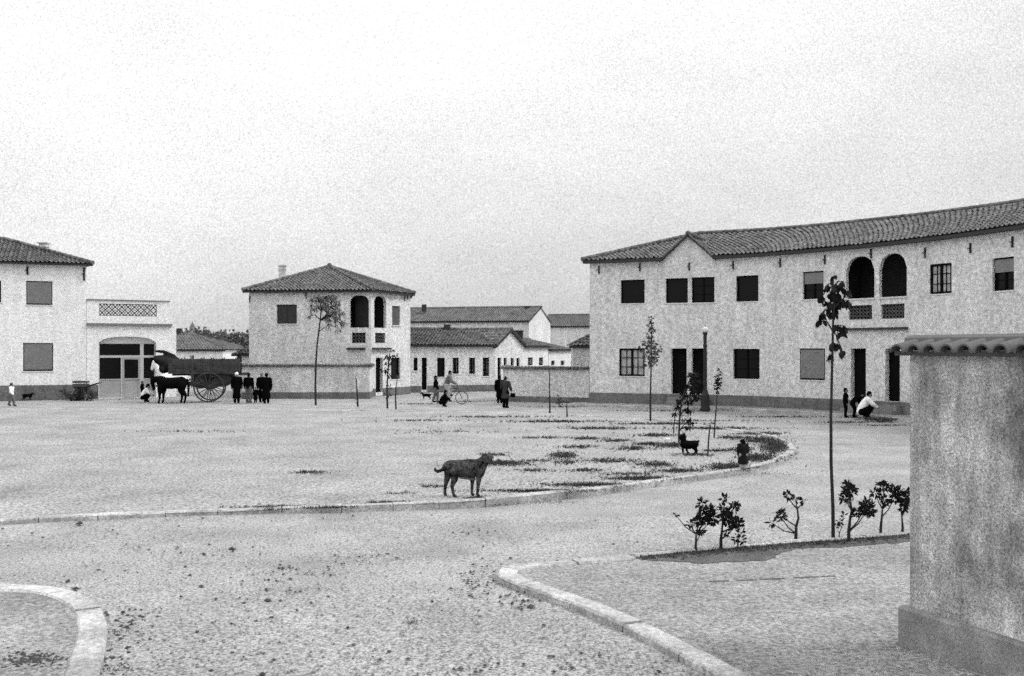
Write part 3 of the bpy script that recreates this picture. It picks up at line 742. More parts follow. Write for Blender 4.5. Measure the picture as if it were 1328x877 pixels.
def kerb(P, w, zt, side=1, z0=-0.06, stone=0.95, name='kerb', rough=0.01, gap=0.006):
    """kerb stones laid end to end along P; their outer edge is P"""
    cum = [0.0]
    for a, b in zip(P, P[1:]): cum.append(cum[-1]+(b-a).to_2d().length)
    def pos(s):
        s = max(0, min(cum[-1]-1e-4, s))
        for i in range(len(cum)-1):
            if cum[i+1] >= s: return P[i].lerp(P[i+1], (s-cum[i])/max(1e-6, cum[i+1]-cum[i]))
    def nrm(s):
        t = (pos(s+.15)-pos(s-.15)); t.z = 0; t.normalize(); return V(-t.y, t.x, 0)*side
    bm = B(); s = 0.0
    while s < cum[-1]-0.2:
        L_ = min(stone*random.uniform(.85, 1.1), cum[-1]-s); dz = random.uniform(-rough, rough); do = random.uniform(-rough, rough)
        ks = [s+gap+(L_-2*gap)*i/4 for i in range(5)]; prev = None
        for q in ks:
            p, n = pos(q), nrm(q); c = 0.018+random.uniform(0, .01); j = random.uniform(-.006, .006)
            pr = [(do, z0), (do+j, zt-c), (do+c+j, zt), (w-c, zt), (w, zt-c), (w, z0)]
            cur = [bm.verts.new(V(p.x, p.y, 0)+n*a+V(0, 0, b+(dz+random.uniform(-.004, .004) if b > 0 else 0))) for a, b in pr]
            if prev:
                for k in range(len(pr)-1): bm.faces.new((prev[k], prev[k+1], cur[k+1], cur[k]))
            else: bm.faces.new(cur)
            prev = cur
        bm.faces.new(prev[::-1]); s += L_
    return props(obj(name, bm, KERBM), kind='structure')
IZ = 0.10
isl = [gp(x, y, 0.13) for x, y in ((-420, 703), (-200, 690), (0, 674), (100, 668), (300, 661), (470, 654), (600, 648.5), (700, 640), (800, 629), (900, 616), (980, 604), (1015, 593), (1032, 581), (1020, 570), (990, 562), (920, 552), (840, 543), (700, 536), (500, 532), (200, 530), (-420, 530))]
isp = spline(isl, 8)
sheet('island_ground', isp, IZ, ISLAND)
kerb(isp, 0.19, 0.125, side=1, rough=.012)
# pavement along the terrace
ks = [i*0.8 for i in range(-1, int(tf.L/0.8)+2)]
pv = [tf(s, 0, -1.9) for s in ks]
sheet('pavement', pv+[tf(s, 0, -0.0) for s in reversed(ks)], 0.10, WALKM)
kerb(pv, 0.2, 0.12, side=1)
# foreground pavements
lk = spline([gp(x, y, .12) for x, y in ((-300, 750), (-120, 754), (0, 757), (60, 760), (100, 768), (128, 784), (139, 806), (136, 835), (127, 877), (112, 940), (92, 1040), (60, 1300))], 8)
lk0 = [Vector(p) for p in lk]
sheet('pavement', lk0+[V(-1.9, 1.0, 0), V(-16, 1.0, 0), V(-16, lk0[0].y, 0)], 0.100, WALKM)
kerb(lk, 0.27, 0.124, side=-1, stone=0.95, rough=.009, gap=.011)
rk = spline([gp(x, y, .12) for x, y in ((1240, 1250), (1100, 990), (1015, 925), (940, 880), (850, 830), (760, 789), (700, 767), (658, 752), (644, 743), (650, 735), (675, 730), (740, 725.5), (815, 719.5))], 8)
rk2 = [gp(x, y, .12) for x, y in ((815, 719.5), (900, 712), (1000, 703.5), (1080, 698), (1180, 690.5), (1300, 680), (1500, 664))]
allr = rk+rk2[1:]
sheet('pavement', allr+[V(16, 12, 0), V(16, 1.5, 0), V(2.6, 1.5, 0)], 0.100, WALKM)
kerb(rk, 0.25, 0.124, side=-1, stone=0.95, rough=.009, gap=.011)
kerb([p.copy() for p in rk2], 0.10, 0.135, side=-1, stone=0.8)
sl = [gp(x, y, .115) for x, y in ((815, 722.5), (900, 715.5), (1040, 704.5), (1180, 693.5), (1240, 689), (1240, 698), (1180, 702), (1100, 708), (1030, 711), (1000, 724), (930, 729), (850, 727))]
sj = []
for a, b in zip(sl, sl[1:]+sl[:1]):
    n = max(2, int((b-a).length/.12))
    for i in range(n): sj.append(a.lerp(b, i/n)+V(random.uniform(-.05, .05), random.uniform(-.06, .06), 0))
sheet('planting_bed', sj, 0.106, SOIL, kind='structure')
# ruts of bare soil: sunken path edge in front of the bed
bm = B()
for i in range(22):
    if i in (3, 4, 8, 13, 14, 19): continue
    p = gp(925+i*7.3, 753-i*0.32, .115); box(bm, (p.x, p.y+random.uniform(-.012, .012), .105), (.10, random.uniform(.008, .03), .012), rz=random.uniform(-.12, .12))
props(obj('pavement_joint', bm, mat('joint_earth', .17, var=.8, scale=5)), kind='structure')

def stone(bm, p, r, flat=.6):
    a = random.uniform(0, 6.28); q = [random.uniform(.6, 1.15)*r for _ in range(6)]
    c, s = math.cos(a), math.sin(a)
    vs = [bm.verts.new((p.x+c*q[0], p.y+s*q[0], p.z)), bm.verts.new((p.x-s*q[1], p.y+c*q[1], p.z)), bm.verts.new((p.x-c*q[2], p.y-s*q[2], p.z)), bm.verts.new((p.x+s*q[3], p.y-c*q[3], p.z)),
          bm.verts.new((p.x+random.uniform(-.3, .3)*r, p.y+random.uniform(-.3, .3)*r, p.z+q[4]*flat)), bm.verts.new((p.x, p.y, p.z-q[5]*.3))]
    for i in range(4): bm.faces.new((vs[i], vs[(i+1) % 4], vs[4])); bm.faces.new((vs[(i+1) % 4], vs[i], vs[5]))
bm = B()
def road(px, py):
    p = gp(px, py, -0.005); return gp(px, py, -0.005+rise(p.x, p.y))
for _ in range(5200):                        # loose pebbles everywhere on the roadway
    py = random.uniform(645, 905); px = random.uniform(-20, 1200)
    p = road(px, py)
    stone(bm, p, random.choice((.006, .008, .011, .015, .02)))
props(obj('gravel', bm, STONEM), 'loose pale pebbles strewn over the earth roadway', 'gravel', kind='stuff')
bm = B()
for cx, cy, rx, ry, n in ((350, 760, 60, 25, 90), (170, 805, 35, 28, 60), (400, 740, 60, 12, 50), (620, 750, 40, 22, 120), (680, 780, 30, 12, 50), (540, 805, 30, 6, 12), (150, 860, 40, 20, 40), (270, 715, 80, 10, 30), (480, 725, 60, 12, 40), (600, 870, 60, 20, 30), (640, 690, 80, 10, 30), (750, 850, 50, 15, 25)):
    for _ in range(int(n*1.1)):
        p = road(random.gauss(cx, rx*.5), random.gauss(cy, ry*.5)); stone(bm, p, random.choice((.008, .012, .017, .028)))
for x, y, r in ((103, 679, .085), (263, 672, .03), (128, 739.5, .055), (88, 754, .045), (98, 764, .05), (232, 682, .03), (265, 719, .04), (300, 712, .05), (240, 735, .035), (246, 746, .035), (262, 760, .045), (348, 779, .05), (345, 764, .04), (435, 720, .035), (480, 729, .03), (427, 738, .03), (362, 737, .035), (459, 836, .035), (126, 830, .03), (165, 840, .03), (662, 724, .045), (688, 787, .055), (737, 740, .02), (560, 668, .03), (345, 895, .05), (340, 875, .05), (185, 800, .03), (235, 774, .03), (300, 809, .025), (615, 650+3, .05), (800, 672, .03)):
    stone(bm, road(x, y), r)
for _ in range(110):
    stone(bm, road(random.uniform(0, 900), random.uniform(668, 880)), random.choice((.015, .02, .03)))
for _ in range(90):
    stone(bm, gp(random.uniform(100, 900), random.uniform(545, 625), IZ), random.choice((.015, .02, .03)))
props(obj('clods', bm, CLODM), 'dark clods and stones lying in clumps on the earth', 'clods', kind='stuff')
bm = B()
for _ in range(700):
    py = random.uniform(700, 900); px = random.uniform(-20, 1180)
    p = gp(px, py, .102)
    if (px > 1000 or px > 660+(py-745)*2.05 and py > 745 or px < 90 and py > 775): stone(bm, p, random.choice((.005, .007, .01)))
for _ in range(150):
    py = random.uniform(840, 880); p = gp(random.gauss(40, 18), 855+random.gauss(0, 5), .102); stone(bm, p, random.choice((.01, .015, .02, .028)))
props(obj('grit', bm, CLODM), 'fine dark grit scattered on the cement pavements', 'gravel', kind='stuff')

BEDPTS = [(815, 1010, 722, .6), (1000, 1180, 700, 1)]

def tuft(bm, p, h, w):
    for _ in range(3):
        a = random.uniform(0, 6.28); l = random.uniform(.4, 1.0)
        d = V(math.cos(a), math.sin(a), 0); s = V(-d.y, d.x, 0)*w
        q = p+V(random.gauss(0, .02), random.gauss(0, .02), 0)
        e = q+d*h*l*.9+V(0, 0, h*random.uniform(.3, 1))
        vs = [bm.verts.new(q-s), bm.verts.new(q+s), bm.verts.new(e)]; bm.faces.new(vs)
bm = B()
patch = [(655, 601, 28, 2.5, 420), (640, 590, 18, 1.2, 80), (700, 598, 20, 1, 50), (730, 591, 16, 3, 260), (735, 600, 14, 2, 90), (400, 613, 20, 1.2, 110), (395, 658, 60, 1, 380), (340, 660, 22, 1.2, 200), (560, 631, 18, 1, 70), (520, 640, 20, 1, 30), (700, 637, 60, 1.2, 520), (760, 629, 50, 1.8, 520), (830, 621, 40, 1.8, 500), (880, 611, 30, 1.6, 260), (945, 606, 28, 3.0, 620), (985, 594, 22, 3.5, 520), (1005, 580, 16, 6, 620), (985, 571, 24, 3, 300), (950, 568, 20, 1.2, 120), (870, 578, 22, 2.2, 260), (840, 576, 16, 1.2, 120), (820, 582, 22, 2, 150), (790, 598, 30, 2, 200), (850, 603, 26, 3, 260), (900, 590, 20, 1.2, 120), (930, 585, 16, 1, 80), (960, 584, 20, 2, 140), (800, 572, 20, 1.2, 100), (850, 565, 22, 1.3, 170), (780, 556, 40, .9, 200), (720, 547, 60, .8, 260), (640, 541, 60, .6, 160), (860, 550, 60, .8, 260), (930, 556, 50, .9, 280), (990, 563, 30, 1, 170), (760, 610, 20, 1.6, 120), (690, 610, 25, 1.4, 90), (590, 603, 25, .8, 40), (750, 580, 25, 1.4, 120), (700, 568, 30, 1, 90), (760, 569, 18, 1.2, 110), (810, 615, 30, 1.4, 120), (540, 546, 40, .7, 70), (240, 560, 60, 1, 30), (580, 560, 60, 2, 60), (620, 655-9, 14, .7, 110), (505, 652, 30, .7, 120)]
for cx, cy, rx, ry, n in patch:
    for _ in range(int(n*1.25)):
        wd = 1 if random.random() < .88 else 1.7; x = random.gauss(cx, rx*.55*wd); y = random.gauss(cy, ry*.7*wd)
        if y < 538: continue
        p = gp(x, y, IZ+.002); sc_ = min(1.5, max(.8, p.y/24)); tuft(bm, p, random.uniform(.03, .08)*sc_, .010*sc_)
props(obj('weeds', bm, WEED), 'dark low weeds creeping in patches over the bare square', 'weeds', kind='stuff')
bm = B()
for cx, cy, rx, ry, n in ((870, 546, 120, .6, 200), (1010, 541, 60, .6, 160), (1100, 548, 50, .6, 160), (1150, 552, 30, .5, 90), (600, 521, 40, .5, 90), (540, 524, 30, .5, 70), (690, 520, 30, .8, 160), (740, 522, 25, .8, 160), (860, 533, 70, .5, 140), (720, 528, 50, .5, 90), (1000, 615, 30, 3, 40), (640, 655, 26, 1.5, 40), (720, 652, 60, 1.5, 40), (150, 868, 18, 3, 20), (155, 820, 14, 3, 20), (540, 806, 8, 1, 10), (95, 519, 60, .5, 40)):
    for _ in range(n):
        p = road(random.gauss(cx, rx*.55), random.gauss(cy, ry*.6)); s_ = min(1.6, max(.5, p.y/24)); tuft(bm, p, random.uniform(.02, .06)*s_, .010*s_)
props(obj('weeds', bm, WEED), 'sparse weeds growing along the earth roadway and kerb feet', 'weeds', kind='stuff')

bm = B()
for _ in range(2600):
    x = random.uniform(830, 1180); yb = 719.5-(x-815)*.0785; p = gp(x, yb+abs(random.gauss(0, 1))*(4 if x < 1005 else 3.5), .108)
    if random.random() < .45: stone(bm, p, random.choice((.012, .02, .03)))
    else: tuft(bm, p, random.uniform(.015, .045), .008)
props(obj('bed_litter', bm, CLODM), 'dark clods and stubble covering the planting bed', 'litter', kind='stuff')

# ================================================================ NEAR WALL on the right
d_ = V(0.4066, -0.9136, 0); n_ = V(0.9136, 0.4066, 0)
c0 = V(3.526, 9.15, 0)
nw = thing('garden_wall', 'tall weathered rendered wall end with barrel-tile coping standing closest on the right', 'wall', tuple(c0))
q = lambda s, d, z: c0+d_*s+n_*d+V(0, 0, z)
fn = lambda s, z, d=0.0: c0+d_*s+n_*d+V(0, 0, z)
bm = B(); LEN = 6.0
def grid_box(bm, s0, s1, d0, d1, z0, z1):
    fbox(bm, fn, s0, s1, z0, z1, d0, d1, step=0.4)
grid_box(bm, .07, LEN, .07, .42, 0.11, 2.74); obj('wall_panel', bm, NEARW, nw, world=True)
bm = B(); prev = None
n = 26
for i in range(n+1):
    s = LEN*i/n; j = .006*math.sin(i*2.1)
    cur = [bm.verts.new(q(s, a+j, z)) for a, z in ((0, .08), (0, .435), (.025, .458), (.47, .458), (.49, .435), (.49, .08))]
    if prev:
        for k in range(5): bm.faces.new((prev[k], prev[k+1], cur[k+1], cur[k]))
    else: bm.faces.new(cur)
    prev = cur
obj('plinth', bm, NPLINTH, nw, world=True)
bm = B(); grid_box(bm, -.03, LEN, -.015, .50, 2.742, 2.785); obj('coping_slab', bm, mat('coping_brick', .07, var=.5, scale=4, fine=.4, fscale=50, bump=.6, bscale=40, dist=.01), nw, world=True)
tm = mat('coping_tile', 0.10, var=0.3, scale=4, fine=0.4, fscale=60, bump=0.7, bscale=50, dist=.008, blot=.2)
for i in range(32):
    s = 0.06+i*0.184+random.uniform(-.008, .008); bm = B(); secs = []
    for dd, zz, r in ((-.075+random.uniform(-.012, .012), 2.800, .080), (.22, 2.872, .070)):
        outer = [(r*math.cos(t), r*math.sin(t)*.95) for t in [math.pi*k/10 for k in range(11)]]
        inner = [(a*.80, b*.80) for a, b in outer[::-1]]
        secs.append([bm.verts.new(q(s+a, dd, zz+b-.03)) for a, b in outer+inner])
    for a, b in zip(secs, secs[1:]):
        for k in range(len(a)): bm.faces.new((a[k], a[(k+1) % len(a)], b[(k+1) % len(b)], b[k]))
    for sx in (secs[0][::-1], secs[-1]):
        h = len(sx)//2
        for k in range(h-1): bm.faces.new((sx[k], sx[k+1], sx[len(sx)-2-k], sx[len(sx)-1-k]))
    obj('coping_tile', bm, tm, nw, world=True)
bm = B()
prev = None
for i in range(60):                       # bedding mortar between tiles, ridge tile along the top
    s = -.03+i*.1
    cur = [bm.verts.new(q(s, a, z)) for a, z in ((.10, 2.787), (.14, 2.865), (.22, 2.905), (.34, 2.855), (.47, 2.787))]
    if prev:
        for k in range(4): bm.faces.new((prev[k], prev[k+1], cur[k+1], cur[k]))
    else: bm.faces.new(cur)
    prev = cur
tube(bm, [q(-.08, .22, 2.86), q(LEN, .22, 2.86)], .072, 9)
obj('coping_ridge', bm, mat('coping_mortar', 0.13, var=.25, scale=5, fine=.3, fscale=50, bump=.6, bscale=40, dist=.01), nw, world=True)

# ================================================================ PLANTS
def leaf(bm, p, d, up, l, w):
    d = d.normalized(); s = d.cross(up)
    s = s.normalized() if s.length > 1e-4 else d.orthogonal().normalized()
    m_ = s.cross(d)*(-.12*l)
    P = [p, p+d*l*.35+s*w*.5+m_*.5, p+d*l*.75+s*w*.4+m_, p+d*l, p+d*l*.75-s*w*.4+m_, p+d*l*.35-s*w*.5+m_*.5]
    bm.faces.new([bm.verts.new(x) for x in P])
def rv(k=1.0):
    return V(random.gauss(0, 1), random.gauss(0, 1), random.gauss(0, 1)).normalized()*k
def cluster(bm, c, r, n, l, w, droop=0.0):
    for _ in range(n):
        o = rv(r*random.random()**.5); d = (o.normalized()+rv(.7)+V(0, 0, -droop))
        leaf(bm, c+o*.8, d, rv(), l*random.uniform(.6, 1.15), w*random.uniform(.7, 1.15))
def plant(name, label, cat, base, z, stem, tips, l, w, dens=1.0, m=LEAF, bark=BARK, r0=.02, group=None, droop=0.0, spread=1.0, fork=.35, bare=()):
    """base: photo pixel of the foot; stem: photo pixels up the trunk; tips: (px,py,radius px,leaves)"""
    b = gp(base[0], base[1], z); Y = b.y; k = Y/F
    root = thing(name, label, cat, tuple(b), group=group)
    tr = B(); pts = [V(0, 0, -.03)]+[at(x, y, Y)-b+V(0, random.uniform(-.02, .02), 0) for x, y in stem]
    nn = len(pts); tube(tr, pts, [r0*(1-.55*i/(nn-1)) for i in range(nn)], 7)
    cr = B(); total = (pts[-1]-pts[0]).length
    for x, y, r, n in tips:
        c = at(x, y, Y)-b+V(0, random.uniform(-1, 1)*r*k*1.6*spread, 0)
        i0 = min(range(len(pts)), key=lambda i: (pts[i]-c).length+ (0 if pts[i].z < c.z-.6*math.hypot(pts[i].x-c.x, pts[i].y-c.y)*(droop < .5) else .35)*(1-min(droop, 2)*.5))
        if i0 == 0 and len(pts) > 1: i0 = 1
        s = pts[i0]; mid = s.lerp(c, .5)+(V(0, 0, -.10) if droop < .5 else V(0, 0, .25))*(c-s).length
        tube(tr, [s, s.lerp(mid, .6)+V(0, 0, .0), mid, mid.lerp(c, .6), c], [r0*.45, r0*.4, r0*.33, r0*.25, r0*.16], 5)
        if n: cluster(cr, c, r*k, int(n*dens), l, w, droop)
    obj('trunk', tr, bark, root); 
    if cr.verts: obj('crown', cr, m, root)
    else: cr.free()
    return root
Q = lambda pts: [(850+x/3.794, 600+y/3.794, r/3.794, n) for x, y, r, n in pts]
Z1 = .106
GB = 'leafy young shrubs in the planting bed'
plant('shrub', 'low dense shrub with one bare twig reaching left, first of the bed', 'shrub', (902, 715), Z1, [(902.5, 703), (903, 693)], Q([(235, 205, 24, 26), (270, 232, 22, 26), (215, 290, 26, 34), (255, 268, 38, 60), (290, 280, 30, 44), (175, 305, 12, 8), (225, 340, 16, 12), (100, 260, 5, 4)]), .072, .036, dens=1.45, group=GB, r0=.022)
plant('shrub', 'tallest dense shrub with upright tip, second in the bed', 'shrub', (935, 713), Z1, [(935, 700), (936, 690), (937, 676)], Q([(340, 178, 15, 16), (325, 225, 28, 36), (382, 212, 22, 24), (402, 208, 10, 8), (345, 270, 36, 60), (378, 290, 32, 48), (405, 300, 26, 34), (350, 345, 12, 8)]), .072, .036, dens=1.45, group=GB, r0=.026)
plant('shrub', 'stunted thin-leaved shrub at the foot of the tallest dense one', 'shrub', (957, 712), Z1, [(957, 703), (957, 692)], Q([(405, 310, 20, 16), (420, 345, 18, 16), (400, 372, 18, 14), (426, 380, 14, 10)]), .07, .03, group=GB, r0=.012)
plant('shrub', 'nearly bare forked shrub with three small leaf tufts', 'shrub', (1032, 702), Z1, [(1032, 692), (1033, 683), (1035, 672), (1034, 660)], Q([(660, 170, 22, 26), (688, 180, 10, 6), (730, 190, 13, 10), (603, 255, 26, 26), (575, 300, 16, 12), (622, 250, 12, 10)]), .072, .034, dens=1.4, group=GB, r0=.026)
plant('shrub', 'bushy two-headed shrub just right of the tall thin sapling', 'shrub', (1101, 702), Z1, [(1101, 690), (1103, 672), (1104, 662)], Q([(930, 115, 26, 38), (972, 145, 34, 60), (940, 175, 28, 36), (1020, 218, 42, 84), (1052, 215, 28, 34), (990, 238, 24, 30)]), .072, .036, dens=1.45, group=GB, r0=.028)
plant('shrub', 'small sparse sprig beside the trunk of the tall thin sapling', 'shrub', (1088, 699), Z1, [(1089, 692), (1091, 684)], Q([(905, 290, 14, 12), (925, 255, 11, 8), (890, 312, 11, 8)]), .07, .032, group=GB, r0=.010)
plant('shrub', 'wide flat-topped shrub with crossed stems near the wall', 'shrub', (1142, 694), Z1, [(1142, 685), (1143, 670), (1144, 660)], Q([(1085, 150, 22, 26), (1130, 125, 30, 46), (1172, 140, 34, 54), (1120, 180, 24, 26), (1188, 182, 28, 36)]), .072, .036, dens=1.45, group=GB, r0=.024)
plant('shrub', 'leafy shrub half hidden behind the tall weathered wall', 'shrub', (1170, 693), Z1, [(1171, 684), (1170, 670)], Q([(1200, 160, 28, 40), (1225, 192, 26, 34), (1240, 140, 14, 10), (1222, 226, 18, 18), (1262, 175, 30, 40)]), .072, .036, dens=1.45, group=GB, r0=.024)
q4 = [(130, 145), (160, 108), (205, 135), (215, 180), (180, 190), (145, 195), (105, 205), (130, 235), (165, 240), (125, 270), (160, 285), (175, 262), (95, 290), (93, 325), (185, 218), (215, 235), (230, 228), (165, 345), (190, 352), (218, 355), (200, 382), (155, 435), (185, 440), (190, 472), (138, 492), (150, 165), (190, 160)]
tt = plant('sapling', 'tall thin sapling with large drooping leaves in the planting bed', 'tree', (1080.5, 699), Z1, [(1080, 660), (1078, 600), (1077.5, 540), (1078.5, 480), (1080, 430), (1081, 400), (1080, 372)], [(1040+x/3.8125, 330+y/3.8125, 2.6, 4) for x, y in q4], .135, .085, droop=2.4, r0=.027, bark=BARK)
qb = [(860, 195, 14, 14), (880, 200, 14, 14), (868, 300, 10, 8)]
# young trees on the square
GS = 'young saplings planted on the square'
plant('sapling', 'weeping sapling with long hanging fronds before the corner house', 'tree', (409.5, 525), IZ, [(409, 500), (409.5, 475), (411, 450), (413.5, 430), (415.5, 415), (416.5, 402), (416, 392)], [(407, 386, 7, 34), (414, 384, 7, 34), (421, 388, 7, 34), (430, 385, 6, 28), (438, 392, 5, 20), (424, 398, 5, 20), (431, 404, 5, 22), (437, 410, 5, 20), (443, 404, 4, 14), (444, 418, 4, 14), (440, 426, 3, 10), (425, 412, 4, 16), (404, 398, 4, 12), (401, 410, 3, 8), (426, 424, 3, 8), (416, 395, 6, 30)]+[(x+dx_*.45*k, y+k*5.2, 1.6, 7) for x, y, dx_, n_k in ((404, 388, -.5, 5), (411, 385, -.2, 4), (422, 388, 1.6, 7), (429, 384, 2.2, 8), (436, 384, 2.4, 8), (424, 396, 1.0, 4), (434, 392, 1.6, 5)) for k in range(n_k)], .22, .035, m=LEAFL, droop=2.2, dens=1.5, r0=.055, bark=BARK, group=GS)
plant('sapling', 'bare short whip of a sapling before the yard wall', 'tree', (464, 527), IZ, [(463.5, 515), (463, 505), (462, 492)], [(461, 488, 3, 5), (464, 510, 1.6, 5), (463, 520, 1.6, 5)], .14, .04, m=LEAFL, r0=.05, group=GS)
plant('sapling', 'dark leafed sapling crossing the corner house doorway', 'tree', (502.5, 529), IZ, [(502, 515), (502, 500), (503, 485), (504, 468), (506, 455)], [(500, 462, 4, 14), (503, 470, 5, 20), (499, 479, 4.5, 18), (507, 454, 3, 9), (503, 487, 4, 14), (512.5, 461, 3, 9), (508, 466, 4, 12), (502, 512, 4, 12), (506, 503, 2.5, 6)], .17, .07, droop=.8, m=LEAF, r0=.05, group=GS)
plant('sapling', 'leafless stick of a sapling below the corner house window', 'tree', (513.5, 530), IZ, [(513, 515), (513.5, 503), (515, 492)], [(515, 490, 1.5, 4)], .14, .04, m=LEAFL, r0=.04, group=GS)
plant('sapling', 'tall bare pole of a sapling before the joining yard wall', 'tree', (713, 535), IZ, [(713, 515), (712.6, 500), (713, 482)], [(712, 479, 2, 5), (712.5, 498, 1.5, 3)], .12, .04, m=LEAFL, r0=.04, group=GS)
plant('sapling', 'tiny bushy seedling at the foot of the joining yard wall', 'tree', (725, 527), IZ, [(725, 522), (725, 517)], [(725, 516, 3, 10), (724, 521, 4, 14), (728, 523, 3, 10)], .12, .05, m=LEAF, r0=.03, group=GS)
plant('sapling', 'short cut-off stub of a sapling right of the tiny seedling', 'tree', (735.5, 541), IZ, [(735.2, 532), (735, 519)], [(735, 519, 1.2, 2)], .10, .04, m=LEAFL, r0=.035, group=GS)
plant('sapling', 'pale poplar-shaped sapling before the barred ground-floor window', 'tree', (843.5, 546), IZ, [(843.5, 520), (844, 495), (844.5, 470), (845, 440), (844.5, 415)], [(845, 414, 3, 12), (845, 421, 4, 22), (846, 429, 4.5, 26), (843, 436, 4.5, 24), (838, 446, 6, 34), (848, 447, 6.5, 40), (833, 452, 5, 22), (854, 453, 5, 26), (845, 456, 7, 44), (839, 462, 6, 34), (852, 463, 6, 34), (846, 470, 6, 34), (841, 473, 4, 18)], .13, .07, m=mat('leaf_mid', .07, rough=.6, var=.6, scale=6), r0=.04, group=GS, droop=.3)
plant('sapling', 'dark weeping sapling whose foliage hangs before the terrace doorway', 'tree', (880.3, 575), IZ, [(880.5, 560), (881.5, 540), (884, 520), (889, 505), (894, 494)], [(896, 486, 6, 40), (905, 484, 6, 30), (901, 496, 8, 60), (909, 497, 6, 34), (893, 500, 7, 46), (899, 508, 7, 56), (888, 511, 6, 36), (902, 515, 5, 30), (883, 519, 5, 24), (893, 520, 5, 28), (879, 528, 4, 16), (890, 530, 4, 20), (896, 533, 4, 20), (876, 536, 3, 10), (894, 544, 4, 22), (885, 542, 3, 10), (893, 554, 3.5, 16), (897, 548, 3, 10)], .13, .05, droop=1.5, m=LEAF, r0=.032, group=GS)
plant('sapling', 'thin leaning stick left of the dark weeping sapling', 'tree', (873.5, 562), IZ, [(874, 550), (876, 535), (880, 521)], [(878, 526, 2.5, 8), (881, 518, 3, 10)], .11, .04, r0=.022, group=GS, droop=1.0)
plant('sapling', 'slim straight sapling with one dark tuft on top, right of the lamp', 'tree', (926, 568), IZ, [(927, 550), (929, 530), (930.5, 508), (931.5, 488)], [(933, 481, 1.6, 6), (932, 488, 3, 18), (931.5, 495, 3.5, 24), (931, 502, 3, 18), (930, 507, 2.4, 10)], .12, .055, r0=.026, group=GS)
def stake(name, label, px, y0, y1, z, r):
    b = gp(px, y0, z); bm = B(); h = (y0-y1)*b.y/F; root = thing(name, label, 'stake', tuple(b))
    tube(bm, [(0, 0, -.05), (.02, 0, h*.5), (.06, 0, h)], [r, r*.95, r*.85], 7); obj('post', bm, BARK, root)
    bm = B(); tube(bm, [(.055, 0, h-.02), (-.12, 0.01, h+.01)], [.008, .006], 5); obj('tie_wire', bm, IRON, root)
stake('stake', 'short wooden stake in the square beside the small black dog', 917.8, 592, 551, IZ, .022)
# distant trees
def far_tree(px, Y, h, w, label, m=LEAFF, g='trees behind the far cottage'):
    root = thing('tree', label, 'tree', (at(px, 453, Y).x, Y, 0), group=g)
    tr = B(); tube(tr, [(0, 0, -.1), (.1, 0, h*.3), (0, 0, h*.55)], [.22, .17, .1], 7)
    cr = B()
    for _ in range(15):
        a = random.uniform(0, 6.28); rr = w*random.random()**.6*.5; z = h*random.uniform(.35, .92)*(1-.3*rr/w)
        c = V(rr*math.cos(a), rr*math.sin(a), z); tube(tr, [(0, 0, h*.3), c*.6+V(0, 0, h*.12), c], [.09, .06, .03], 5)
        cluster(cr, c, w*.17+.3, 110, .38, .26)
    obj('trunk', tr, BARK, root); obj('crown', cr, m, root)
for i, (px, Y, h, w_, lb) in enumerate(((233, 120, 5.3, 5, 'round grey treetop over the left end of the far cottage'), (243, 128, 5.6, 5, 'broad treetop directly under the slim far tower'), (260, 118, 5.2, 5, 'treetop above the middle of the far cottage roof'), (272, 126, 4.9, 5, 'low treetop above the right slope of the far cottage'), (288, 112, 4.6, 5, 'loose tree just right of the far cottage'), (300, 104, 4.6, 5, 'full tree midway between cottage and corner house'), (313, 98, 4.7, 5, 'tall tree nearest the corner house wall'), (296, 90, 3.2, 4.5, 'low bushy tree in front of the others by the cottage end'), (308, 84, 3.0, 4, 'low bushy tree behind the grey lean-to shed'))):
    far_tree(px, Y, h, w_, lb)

# ================================================================ LAMP, CART, BICYCLE, SMALL THINGS
lp = gp(914.5, 533); rt = thing('street_lamp', 'squat dark lamp post with white globe before the terrace doors', 'street lamp', tuple(lp))
bm = B(); lathe(bm, [(.24, 0), (.24, .12), (.2, .16), (.19, .72), (.13, .84), (.095, .95)], n=10); obj('base', bm, IRON, rt)
bm = B(); lathe(bm, [(.09, .95), (.085, 2.0), (.08, 2.9), (.10, 2.94), (.10, 3.0), (.075, 3.04), (.085, 3.45), (.11, 3.5), (.11, 3.56)], n=12); obj('post', bm, IRON, rt)
bm = B(); ellip(bm, (0, 0, 3.68), (.15, .15, .15), 3); obj('globe', bm, GLOBE, rt, smooth=True)
bm = B(); tube(bm, [(0, 0, 3.82), (0, 0, 3.9)], [.04, .01], 8); obj('finial', bm, IRON, rt)

CY = 53.6; K = CY/F/6.64; cz = (HY+F*EYE/CY-440)*6.64
cb_ = at(170+680/6.64, HY+F*EYE/CY, CY); ct = thing('cart', 'big two-wheeled wooden cart with dark tarpaulin bulging over its front', 'cart', tuple(cb_), rz=R(13))
cx = lambda x: (x-680)*K
cw = lambda y: (cz-y)*K
def slat_side(yy, tilt):
    bm = B()
    for k in range(4): box(bm, ((cx(350)+cx(930))/2, yy+tilt*(k*.16), cw(262)+k*.165), (cx(930)-cx(350), .035, .15), rx=-tilt*.8)
    for x in (370, 460, 620, 700, 790, 900): box(bm, (cx(x), yy-.03*(1 if yy < 0 else -1)+tilt*.25, cw(262)+.26), (.06, .05, .78), rx=-tilt*.8)
    return bm
obj('side_board', slat_side(-.72, -.25), CARTW, ct); obj('side_board', slat_side(.72, .25), CARTW, ct)
bm = B(); box(bm, (cx(640), 0, cw(285)), (cx(930)-cx(350), 1.4, .12)); box(bm, (cx(690), -.35, cw(300)), (cx(930)-cx(300), .1, .14)); box(bm, (cx(690), .35, cw(300)), (cx(930)-cx(300), .1, .14)); obj('bed', bm, CARTW, ct)
